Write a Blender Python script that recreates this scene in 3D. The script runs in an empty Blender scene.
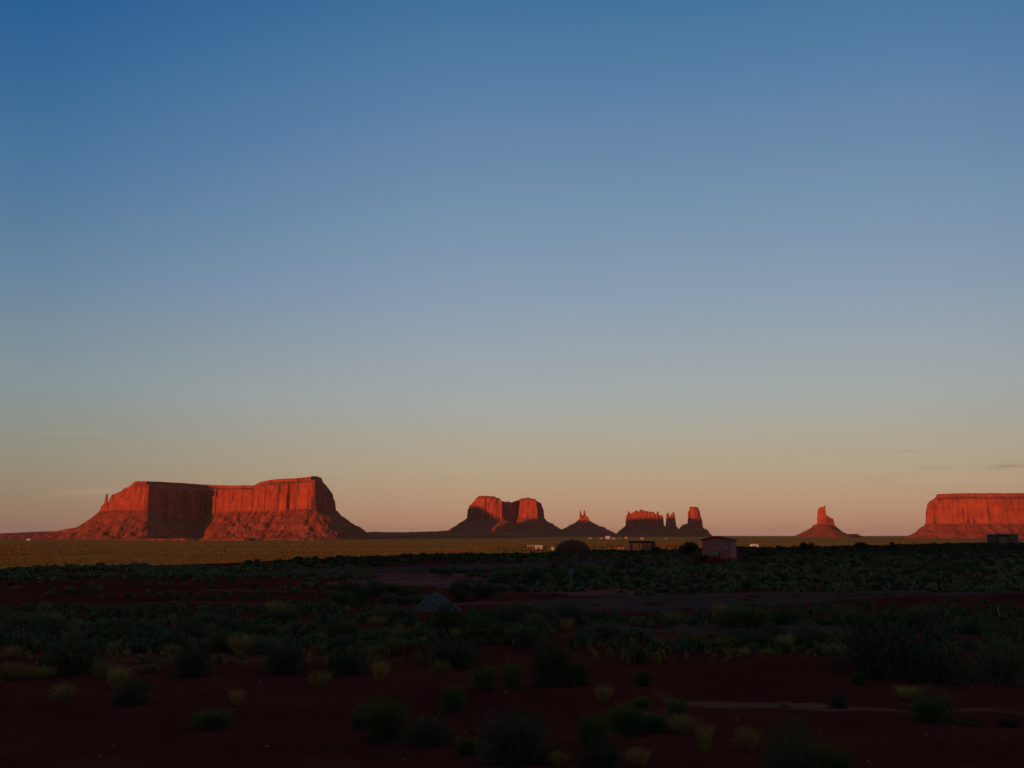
import bpy, math, random
import numpy as np
R = math.radians
sc = bpy.context.scene
C = sc.collection

# ------------------------------------------------------------------ camera
CAMZ = 2.6; F = 1000.0; HY = 535.5; PITCH = math.atan((HY - 384) / F)
cam = bpy.data.objects.new('camera', bpy.data.cameras.new('camera'))
C.objects.link(cam); sc.camera = cam
cam.location = (0, 0, CAMZ)
cam.rotation_euler = (R(90) + PITCH, 0, 0)
cam.data.sensor_width = 36; cam.data.lens = 36 * F / 1024
cam.data.clip_start = 0.1; cam.data.clip_end = 120000

# ------------------------------------------------------------------ sun
SUN_EL = R(2.6); SUN_AZ = R(42)          # light travels 42 deg right of straight ahead
LX, LY = math.sin(SUN_AZ), math.cos(SUN_AZ)
sl = bpy.data.lights.new('sun', 'SUN'); sl.energy = 3.3; sl.angle = R(0.5); sl.color = (1.0, 0.33, 0.10)
so = bpy.data.objects.new('sun', sl); C.objects.link(so)
from mathutils import Vector
dv = Vector((LX * math.cos(SUN_EL), LY * math.cos(SUN_EL), -math.sin(SUN_EL)))
so.rotation_euler = dv.to_track_quat('-Z', 'Y').to_euler()
so.location = (-300, -300, 200)

# ------------------------------------------------------------------ exposure
vs = sc.view_settings
vs.view_transform = 'Standard'; vs.look = 'None'; vs.exposure = 0.0; vs.gamma = 1.0; vs.use_curve_mapping = False

# ------------------------------------------------------------------ world: dusk sky
def s2l(c):
    return tuple((v / 255 / 12.92) if v / 255 <= 0.04045 else ((v / 255 + 0.055) / 1.055) ** 2.4 for v in c)
w = bpy.data.worlds.new('World'); sc.world = w; w.use_nodes = True
nt = w.node_tree; N = nt.nodes; L = nt.links
bg = N['Background']
def wn(t, **k):
    n = N.new(t)
    for a, b in k.items(): setattr(n, a, b)
    return n
def wmath(op, a, b=None, clamp=False):
    n = wn('ShaderNodeMath', operation=op); n.use_clamp = clamp
    for i, v in enumerate((a, b)):
        if v is None: continue
        if isinstance(v, (int, float)): n.inputs[i].default_value = v
        else: L.new(v, n.inputs[i])
    return n.outputs[0]
tc = wn('ShaderNodeTexCoord'); sep = wn('ShaderNodeSeparateXYZ'); L.new(tc.outputs['Generated'], sep.inputs[0])
ramp = wn('ShaderNodeValToRGB'); L.new(sep.outputs['Z'], ramp.inputs[0])
def el(y): return math.sin(PITCH + math.atan((384 - y) / F))
SKY = [(0.0, (182, 136, 112)), (el(520), (188, 144, 113)), (el(500), (190, 154, 123)), (el(470), (184, 166, 138)), (el(440), (178, 170, 152)), (el(400), (168, 174, 171)),
       (el(350), (156, 168, 177)), (el(300), (141, 161, 181)), (el(225), (122, 151, 178)), (el(150), (105, 139, 174)), (el(75), (86, 128, 168)), (el(0), (66, 116, 160)),
       (0.62, (106, 132, 148)), (0.80, (158, 162, 156)), (1.0, (176, 174, 160))]
cr = ramp.color_ramp
while len(cr.elements) < len(SKY): cr.elements.new(0.5)
for e, (p, c) in zip(cr.elements, SKY):
    e.position = p; e.color = (*s2l(c), 1)
# brightness by azimuth: brightest a little right of straight ahead, falling off to the sides
pa = R(10)
hl = wmath('SQRT', wmath('ADD', wmath('MULTIPLY', sep.outputs['X'], sep.outputs['X']), wmath('MULTIPLY', sep.outputs['Y'], sep.outputs['Y'])))
hd = wmath('DIVIDE', wmath('ADD', wmath('MULTIPLY', sep.outputs['X'], math.sin(pa)), wmath('MULTIPLY', sep.outputs['Y'], math.cos(pa))), wmath('ADD', hl, 1e-4))
mr = wn('ShaderNodeValToRGB'); L.new(wmath('ADD', wmath('MULTIPLY', hd, 0.5), 0.5), mr.inputs[0])
AZ = [(0.0, (0.55, 0.45, 0.42)), (0.5, (0.5, 0.48, 0.48)), (0.75, (0.60, 0.64, 0.66)), (0.905, (0.64, 0.73, 0.80)), (0.96, (0.86, 0.89, 0.93)), (0.99, (0.985, 0.99, 1)), (1.0, (1.0, 1.0, 1.0))]
while len(mr.color_ramp.elements) < len(AZ): mr.color_ramp.elements.new(0.5)
for e, (p, v) in zip(mr.color_ramp.elements, AZ): e.position = p; e.color = (*v, 1)
# thin cloud wisps low over the horizon
mp = wn('ShaderNodeMapping'); mp.inputs['Scale'].default_value = (14, 14, 160); L.new(tc.outputs['Generated'], mp.inputs[0])
nz = wn('ShaderNodeTexNoise'); nz.inputs['Scale'].default_value = 1.3; nz.inputs['Detail'].default_value = 6; L.new(mp.outputs[0], nz.inputs[0])
cl = wn('ShaderNodeMapRange'); cl.inputs[1].default_value = 0.36; cl.inputs[2].default_value = 0.58; L.new(nz.outputs[0], cl.inputs[0])
yp = wmath('MAXIMUM', sep.outputs['Y'], 0.05)
U_ = wmath('DIVIDE', sep.outputs['X'], yp); V_ = wmath('DIVIDE', sep.outputs['Z'], yp)
def wisps(lst):
    tot = None
    for px, py, wx, wy, amp in lst:
        a = wmath('DIVIDE', wmath('SUBTRACT', U_, (px - 512) / 1011), wx / 1011)
        b = wmath('DIVIDE', wmath('SUBTRACT', V_, (535.5 - py) / 1011), wy / 1011)
        e_ = wmath('MULTIPLY', wmath('POWER', 2.718, wmath('MULTIPLY', wmath('ADD', wmath('MULTIPLY', a, a), wmath('MULTIPLY', b, b)), -1.0)), amp)
        tot = e_ if tot is None else wmath('ADD', tot, e_)
    return wmath('MULTIPLY', tot, cl.outputs[0], True)
light_w = wisps([(72, 494, 26, 3.0, 0.32), (110, 490, 30, 3.5, 0.20), (60, 432, 40, 3, 0.10), (985, 480, 60, 5, 0.10)])
dark_w = wisps([(938, 467.5, 13, 1.5, 0.65), (1014, 466, 18, 1.8, 0.6), (1000, 469, 12, 1.2, 0.35), (886, 480, 12, 1.2, 0.25), (915, 451, 18, 1.4, 0.22)])
mixl = wn('ShaderNodeMix', data_type='RGBA'); L.new(light_w, mixl.inputs[0]); L.new(ramp.outputs[0], mixl.inputs[6]); mixl.inputs[7].default_value = (*s2l((238, 186, 160)), 1)
mixc = wn('ShaderNodeMix', data_type='RGBA'); L.new(dark_w, mixc.inputs[0]); L.new(mixl.outputs[2], mixc.inputs[6]); mixc.inputs[7].default_value = (*s2l((140, 108, 104)), 1)
mulc = wn('ShaderNodeMix', data_type='RGBA', blend_type='MULTIPLY'); mulc.inputs[0].default_value = 1
L.new(mixc.outputs[2], mulc.inputs[6]); L.new(mr.outputs[0], mulc.inputs[7])
# the upper sky away from the brightest azimuth turns a deeper blue
sd = wn('ShaderNodeMapRange'); sd.inputs[1].default_value = 0.97; sd.inputs[2].default_value = 0.80; L.new(hd, sd.inputs[0])
ed = wn('ShaderNodeMapRange'); ed.inputs[1].default_value = 0.15; ed.inputs[2].default_value = 0.48; L.new(sep.outputs['Z'], ed.inputs[0])
deep = wn('ShaderNodeMix', data_type='RGBA', blend_type='MULTIPLY'); L.new(wmath('MULTIPLY', sd.outputs[0], ed.outputs[0]), deep.inputs[0])
L.new(mulc.outputs[2], deep.inputs[6]); deep.inputs[7].default_value = (0.34, 0.78, 1.0, 1)
# a little of the physical sky under it
nis = wn('ShaderNodeTexSky', sky_type='NISHITA'); nis.sun_disc = False; nis.sun_elevation = SUN_EL; nis.sun_rotation = R(180) + SUN_AZ
nsc = wn('ShaderNodeMix', data_type='RGBA', blend_type='MULTIPLY'); nsc.inputs[0].default_value = 1
L.new(nis.outputs[0], nsc.inputs[6]); nsc.inputs[7].default_value = (0.05, 0.05, 0.05, 1)
fin = wn('ShaderNodeMix', data_type='RGBA'); fin.inputs[0].default_value = 0.06
L.new(deep.outputs[2], fin.inputs[6]); L.new(nsc.outputs[2], fin.inputs[7])
L.new(fin.outputs[2], bg.inputs[0]); bg.inputs[1].default_value = 1.0

# ------------------------------------------------------------------ noise
def _hash(ix, iy, s):
    h = (ix.astype(np.int64) * 374761393 + iy.astype(np.int64) * 668265263 + s * 1442695041) & 0xFFFFFFFF
    h = ((h ^ (h >> 13)) * 1274126177) & 0xFFFFFFFF
    return ((h ^ (h >> 16)) & 0xFFFF) / 65535.0
def vnoise(x, y, s=0):
    x = np.asarray(x, float); y = np.asarray(y, float)
    ix = np.floor(x); iy = np.floor(y); fx = x - ix; fy = y - iy
    fx = fx * fx * (3 - 2 * fx); fy = fy * fy * (3 - 2 * fy)
    a = _hash(ix, iy, s); b = _hash(ix + 1, iy, s); c = _hash(ix, iy + 1, s); d = _hash(ix + 1, iy + 1, s)
    return (a + (b - a) * fx) * (1 - fy) + (c + (d - c) * fx) * fy
def fbm(x, y, s=0, o=4):
    v = 0; a = 0.5; t = 0
    for i in range(o):
        v = v + a * (vnoise(x, y, s + i * 17) - 0.5) * 2; t += a; a *= 0.5; x = np.asarray(x) * 2.03 + 5.1; y = np.asarray(y) * 2.03 + 1.7
    return v / t
def sst(a, b, x):
    t = np.clip((np.asarray(x, float) - a) / (b - a), 0, 1); return t * t * (3 - 2 * t)

# ------------------------------------------------------------------ terrain
PLAIN = -18.0
def terrain(x, y):
    x = np.asarray(x, float); y = np.asarray(y, float)
    r = np.hypot(x, y)
    u = np.where(y > 1, x / np.maximum(y, 1), np.sign(x) * 3)
    D = np.interp(u, [-0.6, -0.5, -0.25, -0.06, 0.05, 0.3, 0.5, 0.8], [64, 66, 86, 150, 205, 215, 250, 260])
    D = np.where(y > 1, D * np.sqrt(1 + np.clip(u, -1, 1) ** 2), 300)
    z = 0.28 * fbm(x / 23, y / 23, 3, 2) * sst(14, 45, r)
    z = z - 0.35 * sst(36, 48, y) * (1 - sst(60, 80, y)) - 0.7 * sst(150, 195, y) * (1 - sst(10, 60, x))
    z = z + 0.85 * sst(60, 125, x) * sst(110, 210, y)
    t = sst(0, 1, (r - D) / 260)
    p = PLAIN + 13 * np.exp(-((x - 900) ** 2 + (y - 7200) ** 2) / 1500 ** 2) + 1.3 * fbm(x / 400, y / 400, 9, 3) * sst(500, 2500, r) \
        + 5 * sst(0.15, 0.6, u) * sst(3000, 6500, y)
    return z * (1 - t) + p * t
def micro(x, y):
    r = np.hypot(x, y)
    k = 1 - sst(60, 160, r)
    m = 0.05 * fbm(x / 1.7, y / 1.7, 21, 3) + 0.018 * fbm(x / 0.35, y / 0.35, 31, 2)
    g = fbm(x / 6.5 + 3, y / 3.5, 44, 3)                   # small washed ledges in the soil
    m = m + 0.17 * sst(0.0, 0.07, g) - 0.08
    return m * k
def ray(px, py):
    """direction through a pixel"""
    dx = (px - 512) / F; dz = (384 - py) / F
    return dx, math.cos(PITCH) - dz * math.sin(PITCH), math.sin(PITCH) + dz * math.cos(PITCH)
_TS = np.geomspace(3, 30000, 700)
def hit(px, py, far=30000.0):
    dx, dy, dz = ray(px, py)
    g_ = CAMZ + dz * _TS - terrain(dx * _TS, dy * _TS)
    k = np.flatnonzero(g_ <= 0)
    if len(k) == 0 or k[0] == 0: return None
    k = int(k[0]); a, b = _TS[k - 1], _TS[k]
    sub = np.linspace(a, b, 60); g2 = CAMZ + dz * sub - terrain(dx * sub, dy * sub)
    j = max(int(np.flatnonzero(g2 <= 0)[0]), 1)
    t = float(sub[j - 1] + (sub[j] - sub[j - 1]) * g2[j - 1] / (g2[j - 1] - g2[j] + 1e-12))
    return dx * t, dy * t, float(terrain(dx * t, dy * t))
def gz(x, y): return float(terrain(x, y) + micro(np.array(x, float), np.array(y, float)))
def X_at(px, y):       # x of image column px at depth y, near the horizon row
    dz = (384 - HY) / F
    return (px - 512) / F * y / (math.cos(PITCH) - dz * math.sin(PITCH))
KX = 1.0 / (math.cos(PITCH) + 0.1515 * math.sin(PITCH))
def Z_at(py, y):       # height of image row py at depth y
    dx, dy, dz = ray(512, py); return CAMZ + dz / dy * y

# ------------------------------------------------------------------ materials
def new_mat(name, rough=1.0):
    m = bpy.data.materials.new(name); m.use_nodes = True
    b = m.node_tree.nodes['Principled BSDF']; b.inputs['Roughness'].default_value = rough
    b.inputs['Specular IOR Level'].default_value = 0.15
    return m, m.node_tree, b
def noise_mat(name, stops, scale=(1, 1, 1), nscale=1.0, detail=5, rough=1.0, bump=0.0, bdist=0.1, bscale=None, rnd=0.0, spec=None):
    m, t, b = new_mat(name, rough)
    if spec is not None: b.inputs['Specular IOR Level'].default_value = spec
    g = t.nodes.new('ShaderNodeNewGeometry') if not rnd else t.nodes.new('ShaderNodeTexCoord')
    mpn = t.nodes.new('ShaderNodeMapping'); mpn.inputs['Scale'].default_value = scale
    t.links.new(g.outputs['Position' if not rnd else 'Object'], mpn.inputs[0])
    n = t.nodes.new('ShaderNodeTexNoise'); n.inputs['Scale'].default_value = nscale; n.inputs['Detail'].default_value = detail
    t.links.new(mpn.outputs[0], n.inputs[0])
    r = t.nodes.new('ShaderNodeValToRGB'); t.links.new(n.outputs[0], r.inputs[0])
    while len(r.color_ramp.elements) < len(stops): r.color_ramp.elements.new(0.5)
    for e, (p, c) in zip(r.color_ramp.elements, stops): e.position = p; e.color = (*c, 1)
    col = r.outputs[0]
    if rnd:
        oi = t.nodes.new('ShaderNodeObjectInfo')
        hs = t.nodes.new('ShaderNodeHueSaturation')
        mr_ = t.nodes.new('ShaderNodeMapRange'); mr_.inputs[3].default_value = 1 - rnd; mr_.inputs[4].default_value = 1 + rnd
        t.links.new(oi.outputs['Random'], mr_.inputs[0]); t.links.new(mr_.outputs[0], hs.inputs['Value'])
        t.links.new(col, hs.inputs['Color']); col = hs.outputs[0]
    t.links.new(col, b.inputs['Base Color'])
    if bump:
        n2 = t.nodes.new('ShaderNodeTexNoise'); n2.inputs['Scale'].default_value = bscale or nscale * 2; n2.inputs['Detail'].default_value = 6
        t.links.new(mpn.outputs[0], n2.inputs[0])
        bp = t.nodes.new('ShaderNodeBump'); bp.inputs['Strength'].default_value = bump; bp.inputs['Distance'].default_value = bdist
        t.links.new(n2.outputs[0], bp.inputs['Height']); t.links.new(bp.outputs[0], b.inputs['Normal'])
    return m
def mixn(t, fac, a, b):
    n = t.nodes.new('ShaderNodeMix'); n.data_type = 'RGBA'
    for i, v in ((0, fac), (6, a), (7, b)):
        if isinstance(v, tuple): n.inputs[i].default_value = (*v, 1)
        elif isinstance(v, float): n.inputs[i].default_value = v
        else: t.links.new(v, n.inputs[i])
    return n.outputs[2]
def tnoise(t, vec, sc_, det=5, lo=0.4, hi=0.6, scale3=None):
    if scale3:
        mm = t.nodes.new('ShaderNodeMapping'); mm.inputs['Scale'].default_value = scale3; t.links.new(vec, mm.inputs[0]); vec = mm.outputs[0]
    n = t.nodes.new('ShaderNodeTexNoise'); n.inputs['Scale'].default_value = sc_; n.inputs['Detail'].default_value = det; t.links.new(vec, n.inputs[0])
    r = t.nodes.new('ShaderNodeMapRange'); r.inputs[1].default_value = lo; r.inputs[2].default_value = hi; t.links.new(n.outputs[0], r.inputs[0])
    return r.outputs[0], n.outputs[0]

def soil_col(t, P):
    soil_n, _ = tnoise(t, P, 0.35, 6, 0.35, 0.65)
    fine_n, fine = tnoise(t, P, 6.0, 6, 0.35, 0.7)
    soil = mixn(t, soil_n, (0.066, 0.011, 0.010), (0.125, 0.022, 0.016))
    return mixn(t, fine_n, soil, (0.085, 0.014, 0.012)), fine
def track_mat(name, c1, c2, bump=0.5):
    """worn surface that frays into the soil at its edges"""
    m, t, b = new_mat(name); b.inputs['Specular IOR Level'].default_value = 0.0
    P = t.nodes.new('ShaderNodeNewGeometry').outputs['Position']
    soil, fine = soil_col(t, P)
    a, _ = tnoise(t, P, 0.9, 6, 0.35, 0.65, (0.4, 1.6, 1))
    col = mixn(t, a, c1, c2)
    at = t.nodes.new('ShaderNodeAttribute'); at.attribute_name = 'fray'
    _, n2 = tnoise(t, P, 1.6, 7, 0.3, 0.7, (0.35, 1.3, 1))
    ad = t.nodes.new('ShaderNodeMath'); ad.operation = 'ADD'; t.links.new(at.outputs['Fac'], ad.inputs[0]); t.links.new(n2, ad.inputs[1])
    mr_ = t.nodes.new('ShaderNodeMapRange'); mr_.interpolation_type = 'SMOOTHSTEP'; mr_.inputs[1].default_value = 0.74; mr_.inputs[2].default_value = 1.16; t.links.new(ad.outputs[0], mr_.inputs[0])
    t.links.new(mixn(t, mr_.outputs[0], col, soil), b.inputs['Base Color'])
    bp = t.nodes.new('ShaderNodeBump'); bp.inputs['Strength'].default_value = bump; bp.inputs['Distance'].default_value = 0.03
    t.links.new(fine, bp.inputs['Height']); t.links.new(bp.outputs[0], b.inputs['Normal'])
    return m
def ground_mat():
    m, t, b = new_mat('desert_soil')
    b.inputs['Specular IOR Level'].default_value = 0.0
    g = t.nodes.new('ShaderNodeNewGeometry'); P = g.outputs['Position']
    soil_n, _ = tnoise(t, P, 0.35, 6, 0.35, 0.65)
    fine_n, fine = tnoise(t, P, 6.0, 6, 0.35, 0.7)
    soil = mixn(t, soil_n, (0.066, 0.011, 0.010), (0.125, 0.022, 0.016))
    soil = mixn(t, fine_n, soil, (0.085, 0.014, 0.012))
    sand_n, _ = tnoise(t, P, 1.0, 4, 0.60, 0.74, (0.07, 0.30, 1))
    soil = mixn(t, sand_n, soil, (0.145, 0.040, 0.030))
    peb, _ = tnoise(t, P, 22.0, 2, 0.74, 0.78)
    soil = mixn(t, peb, soil, (0.22, 0.11, 0.09))
    # far plain: dry ochre grassland with olive patches and streaks of bare soil
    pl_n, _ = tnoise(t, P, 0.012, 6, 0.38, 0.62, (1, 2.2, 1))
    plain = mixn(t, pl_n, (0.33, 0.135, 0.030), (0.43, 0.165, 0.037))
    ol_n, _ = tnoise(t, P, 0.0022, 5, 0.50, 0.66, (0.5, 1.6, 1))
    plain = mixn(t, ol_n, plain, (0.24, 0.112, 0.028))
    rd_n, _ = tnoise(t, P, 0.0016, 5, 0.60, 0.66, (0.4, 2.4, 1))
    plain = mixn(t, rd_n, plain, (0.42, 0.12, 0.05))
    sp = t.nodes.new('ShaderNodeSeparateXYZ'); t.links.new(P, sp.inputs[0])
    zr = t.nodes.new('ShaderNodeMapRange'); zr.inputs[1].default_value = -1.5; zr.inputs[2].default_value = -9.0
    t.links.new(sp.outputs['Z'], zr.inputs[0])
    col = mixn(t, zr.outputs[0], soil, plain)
    t.links.new(col, b.inputs['Base Color'])
    bp = t.nodes.new('ShaderNodeBump'); bp.inputs['Strength'].default_value = 0.6; bp.inputs['Distance'].default_value = 0.03
    t.links.new(fine, bp.inputs['Height'])
    _, bign = tnoise(t, P, 0.09, 8)
    bp2 = t.nodes.new('ShaderNodeBump'); bp2.inputs['Distance'].default_value = 6.0
    t.links.new(bign, bp2.inputs['Height']); t.links.new(zr.outputs[0], bp2.inputs['Strength']); t.links.new(bp.outputs[0], bp2.inputs['Normal'])
    t.links.new(bp2.outputs[0], b.inputs['Normal'])
    return m

def rock_mat(name, light, dark, s=1.0, strata=1.0, streak=0.55):
    m, t, b = new_mat(name); b.inputs['Specular IOR Level'].default_value = 0.05
    g = t.nodes.new('ShaderNodeNewGeometry'); P = g.outputs['Position']
    a, _ = tnoise(t, P, 0.03 / s, 6, 0.35, 0.65)
    col = mixn(t, a, light, tuple(v * 0.82 for v in light))
    v, vn = tnoise(t, P, 0.05 / s, 5, 0.52, 0.66, (1, 1, 0.12))          # dark varnish streaks down the face
    mm = t.nodes.new('ShaderNodeMath'); mm.operation = 'MULTIPLY'; mm.inputs[1].default_value = streak; t.links.new(v, mm.inputs[0])
    col = mixn(t, mm.outputs[0], col, dark)
    pt, _ = tnoise(t, P, 0.011 / s, 5, 0.45, 0.62)
    mp_ = t.nodes.new('ShaderNodeMath'); mp_.operation = 'MULTIPLY'; mp_.inputs[1].default_value = 0.6; t.links.new(pt, mp_.inputs[0])
    col = mixn(t, mp_.outputs[0], col, tuple(v * 0.55 for v in light))   # broad stained patches
    h, hn = tnoise(t, P, 0.06 / s, 4, 0.48, 0.62, (0.05, 0.05, 1.6))        # bedding
    mm2 = t.nodes.new('ShaderNodeMath'); mm2.operation = 'MULTIPLY'; mm2.inputs[1].default_value = 0.55 * strata; t.links.new(h, mm2.inputs[0])
    col = mixn(t, mm2.outputs[0], col, tuple(v * 0.6 for v in light))
    t.links.new(col, b.inputs['Base Color'])
    _, bn = tnoise(t, P, 0.10 / s, 7)
    bp = t.nodes.new('ShaderNodeBump'); bp.inputs['Strength'].default_value = 0.55; bp.inputs['Distance'].default_value = 7 * s
    t.links.new(bn, bp.inputs['Height'])
    bp2 = t.nodes.new('ShaderNodeBump'); bp2.inputs['Strength'].default_value = 0.4; bp2.inputs['Distance'].default_value = 9 * s
    t.links.new(vn, bp2.inputs['Height']); t.links.new(bp.outputs[0], bp2.inputs['Normal'])
    t.links.new(bp2.outputs[0], b.inputs['Normal'])
    return m

M = {}
M['ground'] = ground_mat()
M['cliff'] = rock_mat('sandstone_cliff', (0.52, 0.104, 0.052), (0.15, 0.036, 0.027), 1.0, 1.0, 0.9)
M['talus'] = rock_mat('talus_rubble', (0.36, 0.078, 0.039), (0.12, 0.042, 0.023), 0.8, 0.6, 0.8)
M['low'] = rock_mat('bluff_earth', (0.34, 0.10, 0.05), (0.15, 0.08, 0.03), 0.6, 0.4, 0.7)
M['asphalt'] = track_mat('worn_asphalt', (0.062, 0.033, 0.031), (0.084, 0.042, 0.040), 0.25)
M['dirt'] = track_mat('packed_dirt', (0.115, 0.032, 0.027), (0.150, 0.044, 0.037))
M['gravel_lane'] = track_mat('grey_gravel_lane', (0.066, 0.033, 0.031), (0.100, 0.043, 0.040))
M['sandy'] = track_mat('sandy_wash', (0.11, 0.026, 0.021), (0.19, 0.060, 0.047))
M['sage'] = noise_mat('sage_leaf', [(0.35, (0.078, 0.080, 0.034)), (0.65, (0.132, 0.120, 0.056))], nscale=5, rnd=0.35)
M['dark_leaf'] = noise_mat('dark_leaf', [(0.35, (0.052, 0.056, 0.022)), (0.65, (0.086, 0.086, 0.036))], nscale=5, rnd=0.3)
M['green'] = noise_mat('rabbitbrush_leaf', [(0.35, (0.060, 0.080, 0.016)), (0.65, (0.105, 0.120, 0.026))], nscale=5, rnd=0.3)
M['red_bank'] = noise_mat('red_bank_soil', [(0.35, (0.10, 0.013, 0.010)), (0.65, (0.165, 0.024, 0.017))], nscale=1.0, bump=0.5, bdist=0.04, bscale=5)
M['olive'] = noise_mat('olive_leaf', [(0.35, (0.046, 0.046, 0.020)), (0.65, (0.078, 0.070, 0.032))], nscale=0.4)
M['bloom'] = noise_mat('yellow_bloom', [(0.35, (0.12, 0.11, 0.045)), (0.65, (0.23, 0.19, 0.08))], nscale=5, rnd=0.35)
M['straw'] = noise_mat('dry_straw', [(0.35, (0.24, 0.13, 0.040)), (0.65, (0.38, 0.22, 0.075))], nscale=5, rnd=0.3)
M['stem'] = noise_mat('woody_stem', [(0.3, (0.06, 0.045, 0.03)), (0.7, (0.11, 0.08, 0.055))], nscale=20)
M['plain_scrub'] = noise_mat('plain_scrub', [(0.35, (0.19, 0.094, 0.021)), (0.5, (0.25, 0.110, 0.025)), (0.65, (0.16, 0.088, 0.021))], nscale=0.02, detail=8)
M['post'] = noise_mat('weathered_post', [(0.3, (0.055, 0.025, 0.022)), (0.7, (0.09, 0.045, 0.036))], scale=(1, 1, 0.2), nscale=8)
M['stucco'] = noise_mat('pink_stucco', [(0.35, (0.48, 0.145, 0.135)), (0.65, (0.58, 0.18, 0.165))], nscale=1.2, bump=0.2, bdist=0.01, bscale=25)
M['roof_red'] = noise_mat('red_roof', [(0.35, (0.26, 0.030, 0.026)), (0.65, (0.33, 0.042, 0.034))], nscale=3)
M['mud'] = noise_mat('adobe_mud', [(0.3, (0.11, 0.024, 0.017)), (0.7, (0.16, 0.036, 0.024))], nscale=1.3, bump=0.6, bdist=0.08, bscale=4)
M['grey_gravel'] = noise_mat('grey_gravel', [(0.3, (0.055, 0.040, 0.044)), (0.5, (0.085, 0.064, 0.070)), (0.7, (0.13, 0.10, 0.11))], nscale=9, detail=6, bump=0.9, bdist=0.05, bscale=16)
M['metal'] = noise_mat('galvanised_metal', [(0.3, (0.24, 0.23, 0.27)), (0.7, (0.32, 0.31, 0.36))], nscale=4, rough=0.5)
M['dark'] = noise_mat('dark_opening', [(0.3, (0.02, 0.018, 0.02)), (0.7, (0.03, 0.026, 0.03))], nscale=2)
M['white'] = noise_mat('white_paint', [(0.3, (0.66, 0.64, 0.62)), (0.7, (0.8, 0.78, 0.75))], nscale=2, rough=0.7)
M['cream'] = noise_mat('cream_siding', [(0.3, (0.50, 0.36, 0.26)), (0.7, (0.62, 0.46, 0.34))], nscale=1, rough=0.8)
M['tan'] = noise_mat('tan_siding', [(0.3, (0.26, 0.15, 0.10)), (0.7, (0.32, 0.19, 0.13))], nscale=1, rough=0.8)
M['greymetal'] = noise_mat('grey_roof_metal', [(0.3, (0.20, 0.19, 0.2)), (0.7, (0.28, 0.27, 0.28))], nscale=1, rough=0.6)
M['signblue'] = noise_mat('pale_blue_sign', [(0.3, (0.09, 0.10, 0.18)), (0.7, (0.13, 0.14, 0.24))], nscale=2, rough=0.6)
M['pole'] = noise_mat('pole_wood', [(0.3, (0.10, 0.06, 0.04)), (0.7, (0.16, 0.10, 0.07))], nscale=2)

# ------------------------------------------------------------------ builders
def mesh_obj(name, v, f, mat, parent=None, smooth=False):
    me = bpy.data.meshes.new(name)
    v = np.asarray(v, float)
    me.from_pydata(v.tolist(), [], f.tolist() if isinstance(f, np.ndarray) else f)
    me.materials.append(mat)
    if smooth: me.polygons.foreach_set('use_smooth', np.ones(len(me.polygons), bool))
    me.update()
    o = bpy.data.objects.new(name, me); C.objects.link(o)
    if parent: o.parent = parent
    return o
def tag(o, label=None, cat=None, group=None, kind=None):
    if label: o['label'] = label
    if cat: o['category'] = cat
    if group: o['group'] = group
    if kind: o['kind'] = kind
    return o
def thing(name, label, cat, loc=(0, 0, 0), rz=0, group=None):
    o = bpy.data.objects.new(name, None); o.empty_display_size = 0.2; C.objects.link(o)
    o.location = loc; o.rotation_euler = (0, 0, rz)
    return tag(o, label, cat, group)
class MB:
    def __init__(s): s.v = []; s.f = []
    def add(s, v, f):
        k = len(s.v); s.v += [tuple(map(float, p)) for p in v]; s.f += [tuple(i + k for i in q) for q in f]; return s
    def box(s, x0, x1, y0, y1, z0, z1):
        v = [(x0, y0, z0), (x1, y0, z0), (x1, y1, z0), (x0, y1, z0), (x0, y0, z1), (x1, y0, z1), (x1, y1, z1), (x0, y1, z1)]
        return s.add(v, [(0, 3, 2, 1), (4, 5, 6, 7), (0, 1, 5, 4), (1, 2, 6, 5), (2, 3, 7, 6), (3, 0, 4, 7)])
    def bar(s, a, b, r0, r1=None, n=6):
        r1 = r0 if r1 is None else r1
        a = Vector(a); b = Vector(b); d = (b - a).normalized(); u = d.orthogonal().normalized(); w_ = d.cross(u)
        v = []
        for p, r in ((a, r0), (b, r1)):
            for i in range(n):
                t = 2 * math.pi * i / n; v.append(p + u * math.cos(t) * r + w_ * math.sin(t) * r)
        f = [(i, (i + 1) % n, n + (i + 1) % n, n + i) for i in range(n)] + [tuple(range(n - 1, -1, -1)), tuple(range(n, 2 * n))]
        return s.add(v, f)
    def build(s, name, mat, parent=None): return mesh_obj(name, s.v, s.f, mat, parent)
def grid_faces(nx, ny):
    i = np.arange(nx - 1); j = np.arange(ny - 1); I, J = np.meshgrid(i, j, indexing='ij')
    a = (I * ny + J).ravel(); return np.stack([a, a + ny, a + ny + 1, a + 1], 1)

# ------------------------------------------------------------------ ground sheet (polar grid, fine in front)
rr = np.concatenate([np.geomspace(0.6, 6, 14)[:-1], np.geomspace(6, 110, 300)[:-1], np.geomspace(110, 900, 90)[:-1], np.geomspace(900, 60000, 110)])
aa = np.concatenate([np.linspace(-180, -34, 50)[:-1], np.linspace(-34, 34, 480)[:-1], np.linspace(34, 180, 50)[:-1]])
RR, AA = np.meshgrid(rr, np.radians(aa), indexing='ij')
GX = RR * np.sin(AA); GY = RR * np.cos(AA); GZ = terrain(GX, GY) + micro(GX, GY)
nr, na = RR.shape
vv = np.stack([GX, GY, GZ], 2).reshape(-1, 3)
I, J = np.meshgrid(np.arange(nr - 1), np.arange(na), indexing='ij')
a_ = (I * na + J).ravel(); b_ = (I * na + (J + 1) % na).ravel()
ff = np.stack([a_, b_, b_ + na, a_ + na], 1)
ff = [tuple(q) for q in ff[:, ::-1].tolist()] + [tuple(range(na))]
g = mesh_obj('ground', vv, ff, M['ground'], smooth=True); tag(g, kind='structure')

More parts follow.
